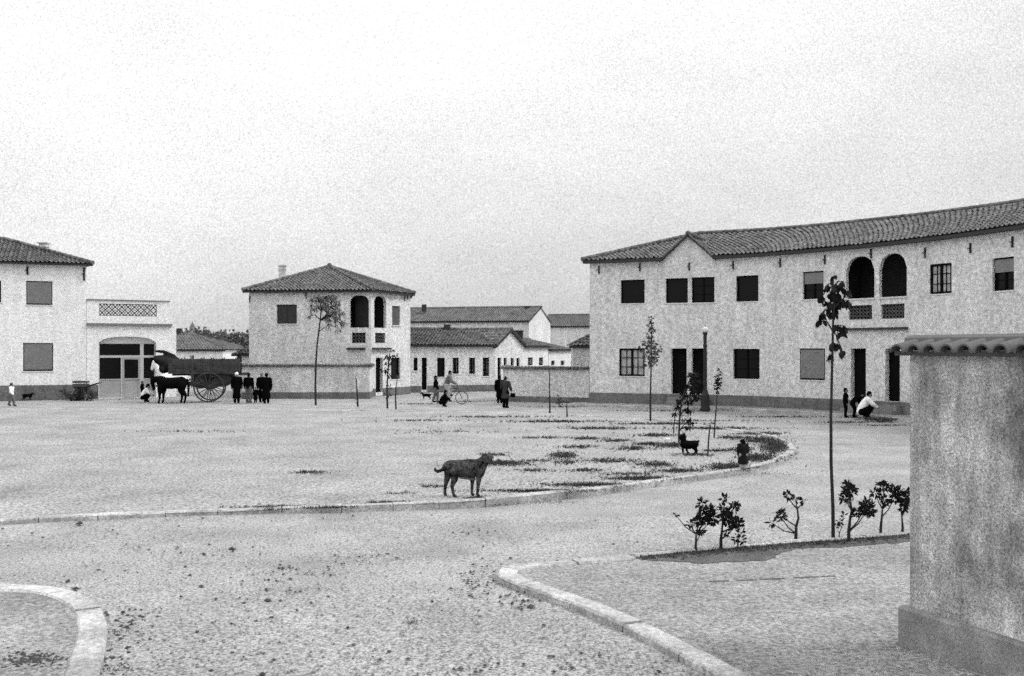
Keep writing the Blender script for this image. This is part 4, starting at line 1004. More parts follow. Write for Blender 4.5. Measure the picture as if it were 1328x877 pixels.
bm = B(); box(bm, (cx(930), 0, cw(225)), (.06, 1.5, .7)); obj('tailboard', bm, CARTW, ct)
t_ = B()
for (x, y, r) in ((520, 400, .12), (600, 395, .3), (690, 400, .32), (780, 385, .3), (850, 360, .2), (600, 330, .25), (780, 330, .25)): ellip(t_, (cx(x), 0, cw(y)+.12), (.5, .42, r))
obj('cargo_net', fused(t_, .05, 6), CARTW, ct, smooth=True)
for sy in (-1, 1):
    bm = B(); wr = .79; C_ = V(0, sy*.93, wr); ring(bm, C_, wr-.04, .038, 36); 
    for k in range(14):
        a = 2*math.pi*k/14+.1; e = V(math.cos(a), 0, math.sin(a)); tube(bm, [C_+e*.1, C_+e*(wr-.06)], [.026, .018], 6)
    wl = obj('wheel', bm, CARTP, ct); bm = B(); tube(bm, [C_+V(0, -.17, 0), C_+V(0, -.08, 0), C_+V(0, .08, 0), C_+V(0, .17, 0)], [.08, .13, .13, .08], 12); obj('hub', bm, IRON, wl)
bm = B(); tube(bm, [(0, -.95, .79), (0, .95, .79)], .045, 8); box(bm, (0, -.4, 1.1), (.12, .1, .5)); box(bm, (0, .4, 1.1), (.12, .1, .5)); obj('axle', bm, IRON, ct)
for sy in (-1, 1):
    bm = B(); tube(bm, [(cx(900), sy*.38, cw(292)), (cx(560), sy*.36, cw(330)), (cx(420), sy*.34, cw(385)), (cx(230), sy*.33, cw(400))], [.05, .05, .045, .035], 7); obj('shaft', bm, CARTW, ct)
bm = B()
for x in (540, 552): tube(bm, [(cx(x), -.82, cw(410)), (cx(x-6), -.9, cw(140))], .03, 6)
tube(bm, [(cx(538), .82, cw(300)), (cx(532), .86, cw(140))], .03, 6); obj('stake_post', bm, CARTW, ct)
t_ = B()
for x, y, rx, rz_ in ((250, 175, 30, 38), (290, 190, 45, 50), (330, 215, 50, 72), (300, 255, 40, 42), (390, 205, 60, 55), (450, 215, 60, 45), (560, 215, 80, 38), (680, 215, 80, 34), (800, 215, 70, 34)):
    ellip(t_, (cx(x), 0, cw(y)), (rx*K, .62, rz_*K))
capsule(t_, (cx(235), 0, cw(102)), .07, (cx(300), 0, cw(108)), .10); capsule(t_, (cx(300), 0, cw(108)), .10, (cx(380), 0, cw(150)), .14)
capsule(t_, (cx(238), .1, cw(165)), .16, (cx(300), .1, cw(165)), .2)
obj('tarpaulin', fused(t_, .045, 5), TARP, ct, smooth=True)
bd = thing('bundle', 'upright dark bundle at the rear end of the cart', 'bundle', tuple(cb_+V(cx(935), -.1, cw(250))))
t_ = B(); capsule(t_, (0, 0, -.12), .16, (.03, 0, .75), .11); capsule(t_, (.0, -.1, .1), .13, (.02, -.1, .5), .1); obj('sacking', fused(t_, .03, 3), TARP, bd, smooth=True)
bm = B(); ring(bm, (0, 0, 0), .145, .014, 16); bmesh.ops.rotate(bm, verts=bm.verts, matrix=Matrix.Rotation(R(90), 3, 'X')); bmesh.ops.translate(bm, verts=bm.verts, vec=(.0, -.05, .3)); obj('rope', bm, WICKER, bd)

wb = gp(105, 519.4); hb = thing('handcart', 'small dark slatted handcart with raised tray against the left house plinth', 'handcart', tuple(wb))
bm = B()
for k in range(2):
    for sy in (-.28, .28): box(bm, (0, sy, .86+k*.15), (.7, .03, .10))
    for sx in (-.34, .34): box(bm, (sx, 0, .86+k*.15), (.03, .56, .10))
box(bm, (0, 0, .78), (.72, .6, .05)); obj('tray', bm, CARTW, hb)
for sy in (-.22, .22):
    bm = B(); tube(bm, [(-.3, sy, .72), (.35, sy, .76), (1.05, sy, .98)], .025, 6); obj('handle', bm, CARTP, hb)
bm = B(); ring(bm, (-.12, 0, .32), .28, .035, 22)
for k in range(8):
    a = k*math.pi/4; tube(bm, [(-.12, 0, .32), (-.12+.27*math.cos(a), 0, .32+.27*math.sin(a))], .015, 5)
obj('wheel', bm, CARTW, hb)
for sx, sy in ((-.12, -.12), (-.12, .12)): 
    bm = B(); tube(bm, [(sx, sy, .3), (sx, sy, .76)], .025, 6); obj('fork', bm, CARTW, hb)
for sy in (-.2, .2):
    bm = B(); tube(bm, [(.3, sy, .0), (.22, sy, .76)], .025, 6); obj('leg', bm, CARTW, hb)
# dark shrub growing behind the handcart foot
bs = thing('bush', 'dark low bush spreading under the handcart along the plinth', 'bush', (wb.x+.1, wb.y-.1, 0)); cr = B(); tr = B()
for k in range(16):
    c = V(random.uniform(-1.1, .9), random.uniform(-.25, .2), random.uniform(.15, .75)*(1 if k % 2 else .6)); tube(tr, [(c.x*.4, 0, 0), c], [.02, .008], 5); cluster(cr, c, .24, 60, .12, .06)
obj('stem', tr, BARK, bs); obj('foliage', cr, mat('leaf_dusty', .06, var=.5, scale=5), bs)

bp_ = gp(1165.5, 538); cr8 = thing('wooden_crate', 'dark slatted crate standing right of the doorsteps by the terrace plinth', 'crate', (bp_.x, bp_.y, .10), rz=R(-45))
bm = B()
for k in range(3):
    for a, b, s in ((0, -.19, (.42, .02, .11)), (0, .19, (.42, .02, .11)), (-.2, 0, (.02, .36, .11)), (.2, 0, (.02, .36, .11))): box(bm, (a, b, .07+k*.13), s)
obj('slats', bm, WOODD, cr8); bm = B()
for a in (-.18, .18):
    for b in (-.165, .165): box(bm, (a, b, .2), (.03, .03, .4))
obj('corner_post', bm, CARTW, cr8)
rb = gp(1143, 544, .05); bm = B()
for _ in range(150):
    stone(bm, V(rb.x+random.gauss(0, .36), rb.y+random.gauss(0, .3)-random.random()*.2, .0+random.random()*.10+.02), random.uniform(.04, .10))
props(obj('rubble', bm, CLODM), 'dark spill of rubble and scraps in front of the terrace doorsteps', 'rubble', kind='stuff')
pp = gp(865.5, 572, IZ); bm = B()
prv = None
for k in range(7):
    cur = [bm.verts.new((pp.x-.09+.03*k+random.uniform(-.01, .01), pp.y-.05+.05*j, IZ+.01+.09*abs(math.sin(k*1.3+j*1.7)))) for j in range(4)]
    if prv:
        for j in range(3): bm.faces.new((prv[j], prv[j+1], cur[j+1], cur[j]))
    prv = cur
props(obj('paper_scrap', bm, CLW), 'crumpled white paper scrap on the weeds left of the small black dog', 'paper')

def bicycle(label, x, y, rz, lean=0.0):
    r = thing('bicycle', label, 'bicycle', (x, y, 0), rz=rz)
    for sx in (-.52, .52):
        bm = B(); C_ = V(sx, 0, .335); ring(bm, C_, .315, .02, 28)
        for k in range(12):
            a = k*math.pi/6; tube(bm, [C_, C_+V(math.cos(a)*.31, 0, math.sin(a)*.31)], .004, 4)
        obj('wheel', bm, STEEL, r)
    bm = B(); bbk, st, hd, rw, fw = V(-.08, 0, .29), V(-.2, 0, .80), V(.33, 0, .82), V(-.52, 0, .335), V(.52, 0, .335)
    for a, b in ((bbk, st), (st, hd), (bbk, hd), (bbk, rw), (st, rw), (hd, fw)): tube(bm, [a, b], .016, 6)
    obj('frame', bm, STEEL, r)
    bm = B(); tube(bm, [hd, hd+V(-.03, 0, .14)], .014, 6); tube(bm, [hd+V(-.12, -.26, .13), hd+V(0, -.2, .16), hd+V(-.03, 0, .14), hd+V(0, .2, .16), hd+V(-.12, .26, .13)], .013, 6); obj('handlebar', bm, STEEL, r)
    bm = B(); tube(bm, [st, st+V(-.02, 0, .12)], .014, 6); ellip(bm, st+V(-.03, 0, .14), (.13, .08, .035)); obj('saddle', bm, WOODD, r)
    bm = B(); tube(bm, [bbk+V(0, -.1, -.14), bbk+V(0, -.04, 0), bbk+V(0, .04, 0), bbk+V(0, .1, .14)], .012, 6); box(bm, bbk+V(0, -.13, -.14), (.09, .07, .02)); box(bm, bbk+V(0, .13, .14), (.09, .07, .02)); obj('crank', bm, STEEL, r)
    return r

# ================================================================ PEOPLE
def person(label, px, py, hpx, face, z=0.0, top=CLB, bottom=CLB, hem=None, pose='stand', full=1.0, hair=HAIR, hat=None, group=None, dx=0, child=False, Y=None, bulk=1.22, flare=.045):
    """face: heading, 0 = towards the right of the photo, -90 = towards the camera; full: standing height / shown height"""
    b = gp(px, py, z) if Y is None else at(px, HY+F*(EYE-z)/Y, Y); b.z = z
    H = hpx*b.y/F*full
    J = dict(pel=V(0, 0, .52), wai=V(0, 0, .61), che=V(0.005, 0, .72), nec=V(0, 0, .835), hea=V(.012, 0, .925),
             sL=V(0, .105, .80), sR=V(0, -.105, .80), eL=V(-.015, .13, .635), eR=V(-.015, -.13, .635), wL=V(.035, .125, .50), wR=V(.035, -.125, .50),
             hL=V(0, .05, .50), hR=V(0, -.05, .50), kL=V(.015, .055, .28), kR=V(.015, -.055, .28), aL=V(-.01, .055, .045), aR=V(-.01, -.055, .045))
    if pose == 'walk':
        J.update(kL=V(.07, .05, .28), aL=V(.07, .05, .05), kR=V(-.03, -.05, .28), aR=V(-.11, -.05, .065), eL=V(-.05, .13, .64), wL=V(-.05, .12, .5), eR=V(.03, -.13, .63), wR=V(.11, -.12, .53))
    if pose == 'armbag':
        J.update(eL=V(.03, .14, .64), wL=V(.12, .09, .62), eR=V(.02, -.15, .63), wR=V(.10, -.12, .57))
    if pose in ('bend', 'reach'):
        J.update(pel=V(-.08, 0, .50), wai=V(-.03, 0, .58), che=V(.08, 0, .66), nec=V(.18, 0, .73), hea=V(.25, 0, .80),
                 sL=V(.15, .10, .71), sR=V(.15, -.10, .71), eL=V(.18, .12, .55), eR=V(.18, -.12, .55), wL=V(.24, .09, .42), wR=V(.24, -.09, .42),
                 hL=V(-.08, .05, .48), hR=V(-.08, -.05, .48), kL=V(.03, .06, .28), kR=V(.0, -.06, .28), aL=V(-.03, .06, .045), aR=V(-.06, -.06, .045))
    if pose == 'crouch':
        J.update(pel=V(-.12, 0, .17), wai=V(-.09, 0, .26), che=V(-.01, 0, .36), nec=V(.04, 0, .465), hea=V(.07, 0, .55),
                 sL=V(.02, .10, .43), sR=V(.02, -.10, .43), eL=V(.12, .13, .33), eR=V(.12, -.13, .33), wL=V(.2, .08, .27), wR=V(.2, -.08, .27),
                 hL=V(-.11, .06, .16), hR=V(-.11, -.06, .16), kL=V(.10, .09, .27), kR=V(.10, -.09, .27), aL=V(-.02, .08, .045), aR=V(-.02, -.08, .045))
    if pose == 'ride':
        J.update(pel=V(-.12, 0, .60), wai=V(-.09, 0, .69), che=V(-.04, 0, .79), nec=V(-.01, 0, .9), hea=V(.01, 0, .99), sL=V(-.02, .1, .865), sR=V(-.02, -.1, .865),
                 eL=V(.05, .13, .73), eR=V(.05, -.13, .73), wL=V(.16, .14, .66), wR=V(.16, -.14, .66), hL=V(-.11, .05, .58), hR=V(-.11, -.05, .58),
                 kL=V(.05, .07, .45), kR=V(-.02, -.07, .36), aL=V(-.03, .08, .3), aR=V(-.05, -.08, .13))
    for k in J:
        if k[0] in 'sew' and k[1:] in 'LR': J[k].y *= 1.15
    for k in J: J[k] = J[k]*H
    hs = H*(1.25 if child else 1.0)
    root = thing('person', label, 'person', (b.x+dx, b.y, z), rz=R(face), group=group)
    t = B(); c = lambda a, r, a2, r2, tt=None: capsule(tt if tt is not None else t, J[a] if isinstance(a, str) else a, r*H*(bulk if r > .024 else 1), J[a2] if isinstance(a2, str) else a2, r2*H*(bulk if r2 > .024 else 1))
    c('pel', .072, 'wai', .062); c('wai', .062, 'che', .072); c('sL', .036, 'sR', .036); c('che', .06, 'nec', .034); c('nec', .032, 'hea', .032)
    hd = J['hea']; ax = (hd-J['nec']).normalized(); fx = (V(1, 0, 0)-ax*ax.x).normalized()
    ellip(t, hd, (.054*hs, .045*hs, .066*hs)); ellip(t, hd+fx*.02*hs-ax*.03*hs, (.038*hs, .034*hs, .036*hs))
    ellip(t, hd+fx*.056*hs-ax*.012*hs, (.012*hs, .008*hs, .012*hs), 1)
    for sy in (-1, 1): ellip(t, hd+V(0, sy*.047*hs, 0)-ax*.008*hs, (.011*hs, .007*hs, .018*hs), 1)
    for S_ in 'LR':
        sg = 1 if S_ == 'L' else -1
        c('s'+S_, .034, 'e'+S_, .026); c('e'+S_, .026, 'w'+S_, .017)
        fd = (J['w'+S_]-J['e'+S_]).normalized(); side = V(0, 1, 0)-fd*fd.y; side.normalize(); nr = fd.cross(side)
        w0 = J['w'+S_]; pm = w0+fd*.045*H; c(w0, .015, pm, .02)
        for k in range(4):
            o = side*(k-1.5)*.0125*H; fl_ = (.042, .05, .046, .036)[k]*H
            c(pm+o, .0072, pm+o+fd*fl_*.6, .0068); c(pm+o+fd*fl_*.6, .0068, pm+o+fd*fl_+nr*.01*H, .0060)
        c(w0+fd*.018*H, .009, w0+fd*.045*H-side*sg*.03*H, .0075)
        c('h'+S_, .056, 'k'+S_, .038); c('k'+S_, .037, 'a'+S_, .024); c('a'+S_, .024, J['a'+S_]+V(.085, 0, -.022)*H, .020)
    obj('body', fused(t, .0078*H, 2), SKIN, root, smooth=True)
    # garments
    t = B(); e = .013
    if hem is None: c('pel', .078, 'wai', .07, t)
    c('wai', .074, 'che', .084, t); c('sL', .036+e, 'sR', .036+e, t); c('che', .074, 'nec', .040, t)
    for S_ in 'LR': c('s'+S_, .034+e, 'e'+S_, .028+e, t); c('e'+S_, .028+e, 'w'+S_, .020+e, t)
    if hem is not None:
        c('pel', .084, 'wai', .074, t)
        ctr = J['pel']*1.0
        for k in range(6):
            a0 = k/6; zz = ctr.z+(hem*H-ctr.z)*a0; ellip(t, (ctr.x*(1-a0)+.01*H, 0, zz), ((.095+flare*a0)*H*bulk/1.22, (.115+flare*a0)*H*bulk/1.22, .055*H))
    obj('jacket' if hem is None else 'coat', fused(t, .011*H, 3), top, root, smooth=True)
    t = B()
    for S_ in 'LR':
        c('h'+S_, .064, 'k'+S_, .047, t); c('k'+S_, .046, 'a'+S_, .036, t)
    c('hL', .066, 'hR', .066, t); obj('trousers' if hem is None else 'stockings', fused(t, .011*H, 3), bottom, root, smooth=True)
    for S_ in 'LR':
        t = B(); c('a'+S_, .030, J['a'+S_]+V(.09, 0, -.018)*H, .026, t); obj('shoe', fused(t, .008*H, 2), CLB, root, smooth=True)
    t = B(); ellip(t, hd-fx*.012*hs+ax*.014*hs, (.056*hs, .052*hs, .060*hs)); ellip(t, hd-fx*.03*hs-ax*.02*hs, (.034*hs, .045*hs, .045*hs))
    obj('hair', fused(t, .01*H, 2), hair, root, smooth=True)
    for sy in (-1, 1):
        t = B(); ellip(t, hd+fx*.049*hs+V(0, sy*.019*hs, 0)+ax*.001*hs, (.006*hs, .008*hs, .005*hs), 1); obj('eye', t, HAIR, root)
    if hat == 'cap':
        t = B(); ellip(t, hd+ax*.045*hs, (.07*hs, .062*hs, .03*hs)); ellip(t, hd+ax*.035*hs+fx*.06*hs, (.04*hs, .04*hs, .01*hs)); obj('cap', t, top, root, smooth=True)
    if hat == 'scarf':
        t = B(); ellip(t, hd-fx*.008*hs+ax*.02*hs, (.062*hs, .06*hs, .066*hs)); ellip(t, hd-fx*.03*hs-ax*.03*hs, (.045*hs, .052*hs, .05*hs)); obj('headscarf', fused(t, .01*H, 2), CLW, root, smooth=True)
    if hat == 'hood':
        t = B(); ellip(t, hd+ax*.01*hs, (.07*hs, .072*hs, .078*hs)); ellip(t, hd+V(0, -.05*hs, -.03*hs), (.04*hs, .03*hs, .05*hs)); obj('bonnet', fused(t, .01*H, 2), HAIR, root, smooth=True)
    if hat == 'brim':
        t = B(); ellip(t, hd+ax*.045*hs, (.055*hs, .055*hs, .045*hs)); ellip(t, hd+ax*.03*hs, (.10*hs, .10*hs, .01*hs)); obj('hat', t, hair, root, smooth=True)
    return root
GP_ = 'people gathered by the cart'
person('person in a long black coat and pale headscarf, closest to the cart tail', 307, 523, 40, -70, top=CLB, hem=.14, hat='scarf', group=GP_)
person('person in a black jacket and grey trousers, standing between the coats', 322.5, 522.5, 38.5, 80, top=CLB, bottom=CLM, hat='cap', group=GP_)
person('short dark-clothed child among the group by the cart', 331.5, 522.5, 20, -90, top=CLB, hem=.2, group=GP_, child=True)
person('person in a long black coat, left of the pair at the group end', 339.5, 522.5, 38, -60, top=CLB, hem=.2, group=GP_, Y=52.9)
person('person in a long black coat and brimmed hat at the far right of the group', 345.5, 523.5, 39.5, 100, top=CLB, hem=.12, hat='brim', group=GP_)
person('person in dark clothes standing at the black horse’s head'.replace('’', "'"), 184.5, 517.5, 23, 0, top=CLB, group=GP_, child=True)
person('person in a white shirt crouching before the black horse', 189.5, 521.5, 23, 10, top=CLW, bottom=CLB, pose='crouch', full=1.62, group=GP_, child=True)
person('small child in a white shirt and dark shorts at the far left edge', 15, 527, 30, 0, top=CLW, bottom=CLM, pose='walk', child=True)
person('boy in a dark jacket and pale trousers left of the bicycle', 565, 522.5, 35, 0, top=CLB, bottom=CLM, pose='walk', child=True)
person('dark-clothed child crouching on the ground before the bicycle', 576, 527.5, 21, 10, top=CLB, pose='crouch', full=1.62, child=True)
bk = gp(583.5, 524.5); bicycle('bicycle ridden by a pale-clothed figure across the square', bk.x+.08, bk.y, R(0))
person('pale-clothed figure riding the bicycle', 583.5, 524.5, 44.5, 0, top=CLM, bottom=mat('cloth_pale', .33, var=.3, scale=5), pose='ride', full=.93, child=False)
person('person in black mostly hidden behind the grey-coated woman', 648, 523.5, 36, 90, top=CLB, hem=.2)
person('woman in a short grey coat walking away with a bag', 655.5, 529.5, 41.5, 60, top=CLG, hem=.30, pose='armbag', bottom=CLB)
person('dark-clothed child standing left of the terrace doorway', 1096.5, 541.5, 38, -20, top=CLB, bottom=CLB, child=True)
person('dark figure stooping in front of the open terrace doorway', 1108.5, 541.8, 33, 0, top=CLB, bottom=CLB, pose='bend', full=1.15, child=True)
person('person in a white shirt and dark trousers crouching low by the doorsteps', 1123.5, 543.5, 36, -8, top=CLW, bottom=CLB, pose='crouch', full=1.62)
person('toddler in dark clothes with pale legs standing on the square kerb', 963.5, 608.5, 38, 95, z=IZ, top=mat('cloth_dark', .014, var=.8, scale=14, spec=0), bottom=mat('cloth_pale', .33), hem=.15, flare=.03, child=True, bulk=1.7, hat='hood')
sh_b = gp(659, 529.5); hbg = thing('handbag', 'small dark handbag hanging at the side of the grey-coated woman', 'bag', (sh_b.x+.22, sh_b.y-.18, .52))
bm = B(); box(bm, (0, 0, .1), (.24, .09, .2), bev=.02); obj('pouch', bm, CLB, hbg); bm = B(); tube(bm, [(-.08, 0, .2), (-.05, 0, .32), (.05, 0, .32), (.08, 0, .2)], .008, 5); obj('strap', bm, CLB, hbg)

# ================================================================ ANIMALS
def beast(name, label, cat, base, caps, m, voxel, rz=0, smooth=3, eyes=(), hair=None, extra=()):
    root = thing(name, label, cat, tuple(base), rz=rz)
    t = B()
    for a in caps:
        if len(a) == 2: ellip(t, a[0], a[1])
        else: capsule(t, a[0], a[1], a[2], a[3])
    obj('body', fused(t, voxel, smooth), m, root, smooth=True)
    for e, r in eyes:
        t = B(); ellip(t, e, (r, r, r), 2); obj('eye', t, HAIR, root, smooth=True)
    for nm, cs, mm, vx in extra:
        t = B()
        for a in cs:
            if len(a) == 2: ellip(t, a[0], a[1])
            else: capsule(t, a[0], a[1], a[2], a[3])
        obj(nm, fused(t, vx, 2), mm, root, smooth=True)
    return root
# the big dog on the kerb
db = gp(540+470/7.975, 560+672/7.975-.4, IZ); kd = db.y/F/7.975
def D(x, y, dy=0.0): return V((x-470)*kd, dy, (672-y)*kd)
r_ = lambda v: v*kd
caps = [(D(345, 372), r_(72), D(440, 382), r_(84)), (D(440, 382), r_(84), D(560, 385), r_(94)), (D(560, 385), r_(94), D(625, 372), r_(82)),
        (D(625, 362), r_(74), D(672, 330, -.01), r_(58)), (D(672, 330, -.01), r_(58), D(712, 285, -.03), r_(46)),
        (D(722, 276, -.04), r_(48), D(745, 277, -.06), r_(43)), (D(745, 285, -.06), r_(32), D(768, 308, -.12), r_(23)), (D(768, 308, -.12), r_(22), D(776, 316, -.145), r_(18)),
        (D(700, 262, .02), r_(16), D(693, 290, .05), r_(9)), (D(690, 255, -.01), r_(18), D(682, 285, .0), r_(10)), (D(775, 250, -.06), r_(15), D(800, 268, -.03), r_(8)),
        (D(300, 365), r_(24), D(262, 400, -.01), r_(18)), (D(262, 400, -.01), r_(18), D(225, 415, -.02), r_(16)), (D(225, 415, -.02), r_(16), D(198, 402, -.03), r_(15)), (D(198, 402, -.03), r_(15), D(193, 382, -.03), r_(12))]
def leg4(hip, up, mid, low, paw, r0, r1, r2, r3):
    return [(hip, r0, up, r1), (up, r1, mid, r2), (mid, r2, low, r3), (low, r3*1.05, paw, r3*1.15)]
caps += leg4(D(335, 400, .07), D(320, 470, .08), D(298, 560, .08), D(290, 650, .08), D(302, 664, .08), r_(52), r_(34), r_(19), r_(14))
caps += leg4(D(385, 410, -.07), D(400, 480, -.08), D(370, 560, -.08), D(388, 650, -.08), D(402, 664, -.08), r_(54), r_(36), r_(19), r_(14))
caps += leg4(D(580, 420, .06), D(580, 490, .07), D(575, 560, .07), D(572, 645, .07), D(584, 660, .07), r_(42), r_(26), r_(17), r_(14))
caps += leg4(D(650, 400, -.06), D(648, 480, -.07), D(640, 560, -.07), D(632, 645, -.07), D(646, 660, -.07), r_(50), r_(29), r_(18), r_(14))
caps += [(D(690, 340, -.02), r_(48), D(655, 440, -.02), r_(44))]
beast('dog', 'big dark brindled dog with curled tail standing on the kerb edge', 'dog', db, [(a[0], a[1]*1.06, a[2], a[3]*1.06) for a in caps], FURD, .011, eyes=((D(747, 268, -.135), .010), (D(770, 270, -.11), .010)), extra=(('nose', [(D(783, 306, -.165), (.014, .012, .011))], FURB, .005), ('belly_fur', [(D(455, 470, -.04), r_(16), D(600, 492, -.04), r_(16))], mat('fur_grey', .12, var=.5, scale=20), .01)))
# small black dog, head raised, facing left
sb = gp(894, 588.5, IZ); ks = sb.y/F/5.85
def S(x, y, dy=0.0): return V((x-205)*ks, dy, (700-y)*ks)
r_ = lambda v: v*ks
caps = [(S(165, 628), r_(34), S(205, 634), r_(33)), (S(205, 634), r_(33), S(248, 628), r_(30)), (S(160, 608), r_(24), S(156, 585), r_(24)), (S(160, 574), r_(25), S(152, 572), r_(22)), (S(150, 574), r_(13), S(134, 580), r_(10)),
        (S(168, 560, .02), r_(8), S(172, 542, .02), r_(4)), (S(156, 558, -.03), r_(8), S(158, 540, -.03), r_(4)), (S(262, 612), r_(10), S(274, 602), r_(7)),
        (S(155, 630, -.04), r_(16), S(152, 662, -.045), r_(10)), (S(152, 662, -.045), r_(10), S(156, 690, -.045), r_(8)), (S(176, 630, .04), r_(15), S(184, 662, .045), r_(10)), (S(184, 662, .045), r_(10), S(194, 692, .045), r_(8)), (S(194, 692, .045), r_(7), S(204, 694, .045), r_(6)),
        (S(240, 632, -.04), r_(20), S(236, 658, -.045), r_(12)), (S(236, 658, -.045), r_(11), S(250, 674, -.045), r_(8)), (S(250, 674, -.045), r_(8), S(246, 694, -.045), r_(8)),
        (S(252, 632, .04), r_(20), S(252, 658, .045), r_(12)), (S(252, 658, .045), r_(11), S(265, 674, .045), r_(8)), (S(265, 674, .045), r_(8), S(260, 694, .045), r_(8))]
beast('dog', 'small black dog with raised head standing among the weeds', 'dog', sb, caps, FURB, .010, eyes=((S(138, 564, -.055), .007), (S(138, 564, .055), .007)))
# tiny dogs far off
def tiny(label, px, py, s, rz):
    b = gp(px, py); 
    c = [(V(-.22, 0, .32), .10, V(.2, 0, .33), .11), (V(.2, 0, .36), .08, V(.3, 0, .44), .06), (V(.3, 0, .45), .07, V(.36, 0, .44), .055), (V(.36, 0, .43), .04, V(.44, 0, .41), .028), (V(.29, .04, .5), .025, V(.27, .05, .44), .015), (V(.29, -.04, .5), .025, V(.27, -.05, .44), .015), (V(-.3, 0, .36), .03, V(-.42, 0, .44), .018)]
    for x in (.18, .2):
        sy = -.06 if x == .18 else .06; c += [(V(x, sy, .28), .045, V(x, sy, .14), .026), (V(x, sy, .14), .026, V(x+.01, sy, .03), .026)]
    for sy, x in ((-.06, -.24), (.06, -.2)): c += [(V(x, sy, .3), .065, V(x+.05, sy, .2), .04), (V(x+.05, sy, .2), .04, V(x-.05, sy, .13), .024), (V(x-.05, sy, .13), .024, V(x-.03, sy, .03), .026)]
    c = [(a*s, r*s, b2*s, r2*s) for a, r, b2, r2 in c]
    beast('dog', label, 'dog', b, c, FURB, .016, rz=R(rz), eyes=((V(.385, -.045, .47)*s, .008), (V(.385, .045, .47)*s, .008)))
tiny('tiny black dog trotting just right of the child at the far left', 35.5, 519.5, 0.85, 0)
tiny('small dark dog sniffing left of the boy in the dark jacket', 553, 518.5, 0.8, 180)
# horses
def horse(label, px, py, x0, y0, m, dark, neck, Y=None):
    b = gp(px, py) if Y is None else at(px, HY+F*EYE/Y, Y); b.z = 0; k = b.y/F/6.64
    G = lambda x, y, dy=0.0: V((x-x0)*k, dy, (y0-y)*k)
    c = [(G(435, 372), 50*k, G(350, 382), 50*k), (G(350, 382), 50*k, G(270, 376), 50*k)]
    c += [(G(a[0], a[1]), a[2]*k, G(b2[0], b2[1]), b2[2]*k) for a, b2 in zip(neck, neck[1:])]
    p = neck[-3]; c += [(G(p[0]+3, p[1]-12, .05), 6*k, G(p[0]+5, p[1]-30, .06), 3*k), (G(p[0]+3, p[1]-12, -.05), 6*k, G(p[0]+5, p[1]-30, -.06), 3*k)]
    for dy, dx in ((-.17, 0), (.17, 14)): c += [(G(262+dx, 410, dy), 28*k, G(256+dx, 470, dy), 15*k), (G(256+dx, 470, dy), 14*k, G(254+dx, 525, dy), 9*k), (G(254+dx, 525, dy), 9*k, G(247+dx, 543, dy), 11*k)]
    for dy, dx in ((-.17, 0), (.17, -48)): c += [(G(450+dx*.4, 395, dy), 38*k, G(448+dx*.7, 440, dy), 24*k), (G(448+dx*.7, 440, dy), 24*k, G(480+dx, 482, dy), 13*k), (G(480+dx, 482, dy), 12*k, G(474+dx, 528, dy), 9*k), (G(474+dx, 528, dy), 9*k, G(467+dx, 543, dy), 11*k)]
    tail = [(G(482, 350), 9*k, G(495, 400), 12*k), (G(495, 400), 12*k, G(492, 490), 8*k)]
    mane = [(G(neck[0][0]+6, neck[0][1]-neck[0][2]*.8), 8*k, G(neck[-3][0]+8, neck[-3][1]-neck[-3][2]*.8), 8*k)]
    e = neck[-2]
    return beast('horse', label, 'horse', b, c, m, .03, eyes=((G(e[0]+2, e[1]+6, -.10), .02), (G(e[0]+2, e[1]+6, .10), .02)), extra=(('tail', tail, dark, .02), ('mane', mane, dark, .02)))
horse('black horse standing with hanging head before the cart', 170+340/6.64, 523, 340, 552, FURB, HAIR, [(265, 358, 42), (215, 345, 28), (188, 348, 22), (183, 378, 18), (196, 432, 13)])
horse('white horse behind the black one, hidden partly by the cart tarpaulin', 170+365/6.64, 518.6, 365, 552, FURW, FURW, [(270, 350, 42), (232, 280, 28), (205, 225, 20), (195, 245, 17), (180, 290, 12)], Y=55.6)
CLV, CLB0, CLX, CLZ, GRN, DENO = 4.6, 2.6, -1.8, 10.0, 1.4, False
sc.cycles.use_adaptive_sampling = True; sc.cycles.adaptive_threshold = 0.3; sc.cycles.adaptive_min_samples = 24

# ================================================================ camera, light, sky
cam = bpy.data.cameras.new('camera'); co = bpy.data.objects.new('camera', cam); COL.objects.link(co)
co.location = (0, 0, EYE); co.rotation_euler = (R(90), 0, 0)
cam.sensor_width = 36; cam.lens = 36*F/1328; cam.shift_y = (HY-438.5)/1328; cam.clip_end = 3000; cam.clip_start = 0.1
sc.camera = co
SUN_EL, SUN_AZ = 48.0, 88.0       # azimuth clockwise from +Y
sd = bpy.data.lights.new('sun', 'SUN'); sd.energy = 2.1; sd.angle = R(22); sd.color = (1, 1, 1)
so = bpy.data.objects.new('sun', sd); COL.objects.link(so)
so.rotation_euler = (R(90-SUN_EL), 0, R(-SUN_AZ)+math.pi)
v = V(math.sin(R(SUN_AZ))*math.cos(R(SUN_EL)), math.cos(R(SUN_AZ))*math.cos(R(SUN_EL)), math.sin(R(SUN_EL)))
so.rotation_euler = v.to_track_quat('Z', 'Y').to_euler()
w = bpy.data.worlds.new('World'); sc.world = w; w.use_nodes = True
nt = w.node_tree; N = nt.nodes; L = nt.links; bg = N['Background']; bg.inputs['Strength'].default_value = 0.12
sk = N.new('ShaderNodeTexSky'); sk.sky_type = 'NISHITA'; sk.sun_disc = False; sk.sun_elevation = R(SUN_EL); sk.sun_rotation = R(SUN_AZ)
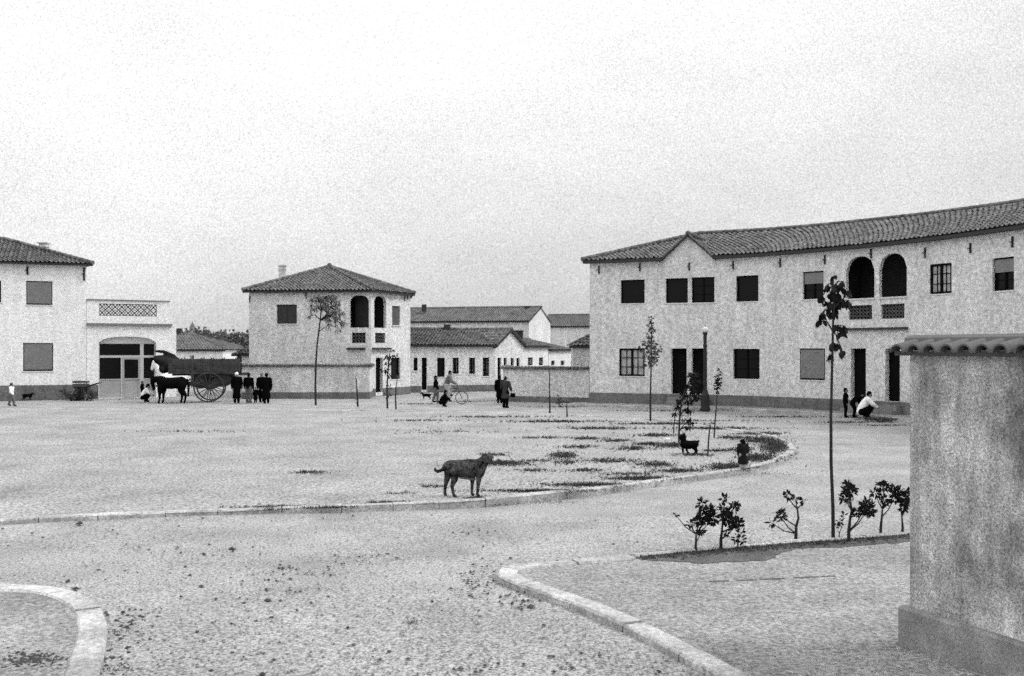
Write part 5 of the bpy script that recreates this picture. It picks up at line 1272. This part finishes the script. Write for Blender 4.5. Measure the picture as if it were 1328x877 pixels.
sk.air_density = 1.0; sk.dust_density = 3.0
bw = N.new('ShaderNodeRGBToBW'); L.new(sk.outputs[0], bw.inputs[0])
tc = N.new('ShaderNodeTexCoord')
def nz(s, det, ro=.6, mp=None):
    t = N.new('ShaderNodeTexNoise'); t.inputs['Scale'].default_value = s; t.inputs['Detail'].default_value = det; t.inputs['Roughness'].default_value = ro
    L.new(mp or tc.outputs['Generated'], t.inputs['Vector']); return t.outputs['Fac']
def mth(op_, a, c):
    t = N.new('ShaderNodeMath'); t.operation = op_
    for i, x in enumerate((a, c)):
        if isinstance(x, (int, float)): t.inputs[i].default_value = x
        else: L.new(x, t.inputs[i])
    return t.outputs[0]
# cloud deck: brighter overhead and to the left of the view, thinner low on the right
sx = N.new('ShaderNodeSeparateXYZ'); L.new(tc.outputs['Generated'], sx.inputs[0])
mp = N.new('ShaderNodeMapping'); mp.inputs['Scale'].default_value = (1, 1, 2.5); L.new(tc.outputs['Generated'], mp.inputs[0])
cl = mth('ADD', mth('MULTIPLY', nz(2.2, 6, .6, mp.outputs[0]), CLV), CLB0)
cl = mth('ADD', cl, mth('MULTIPLY', sx.outputs[0], CLX))
cl = mth('ADD', cl, mth('MULTIPLY', sx.outputs[2], CLZ))
cl = mth('MULTIPLY', cl, mth('ADD', mth('MULTIPLY', nz(800, 1, .9), GRN), 1-GRN*.5))
mx = N.new('ShaderNodeMix'); mx.data_type = 'FLOAT'; mx.inputs[0].default_value = 0.85
L.new(bw.outputs[0], mx.inputs[2]); L.new(cl, mx.inputs[3])
cb = N.new('ShaderNodeCombineColor')
for i in range(3): L.new(mx.outputs[0], cb.inputs[i])
L.new(cb.outputs[0], bg.inputs['Color'])
sc.view_settings.view_transform = 'Standard'; sc.view_settings.look = 'None'; sc.view_settings.exposure = 0.25; sc.view_settings.gamma = 1
sc.render.engine = 'CYCLES'; sc.cycles.use_denoising = DENO; sc.cycles.max_bounces = 5; sc.cycles.diffuse_bounces = 3
sc.cycles.filter_width = 1.6
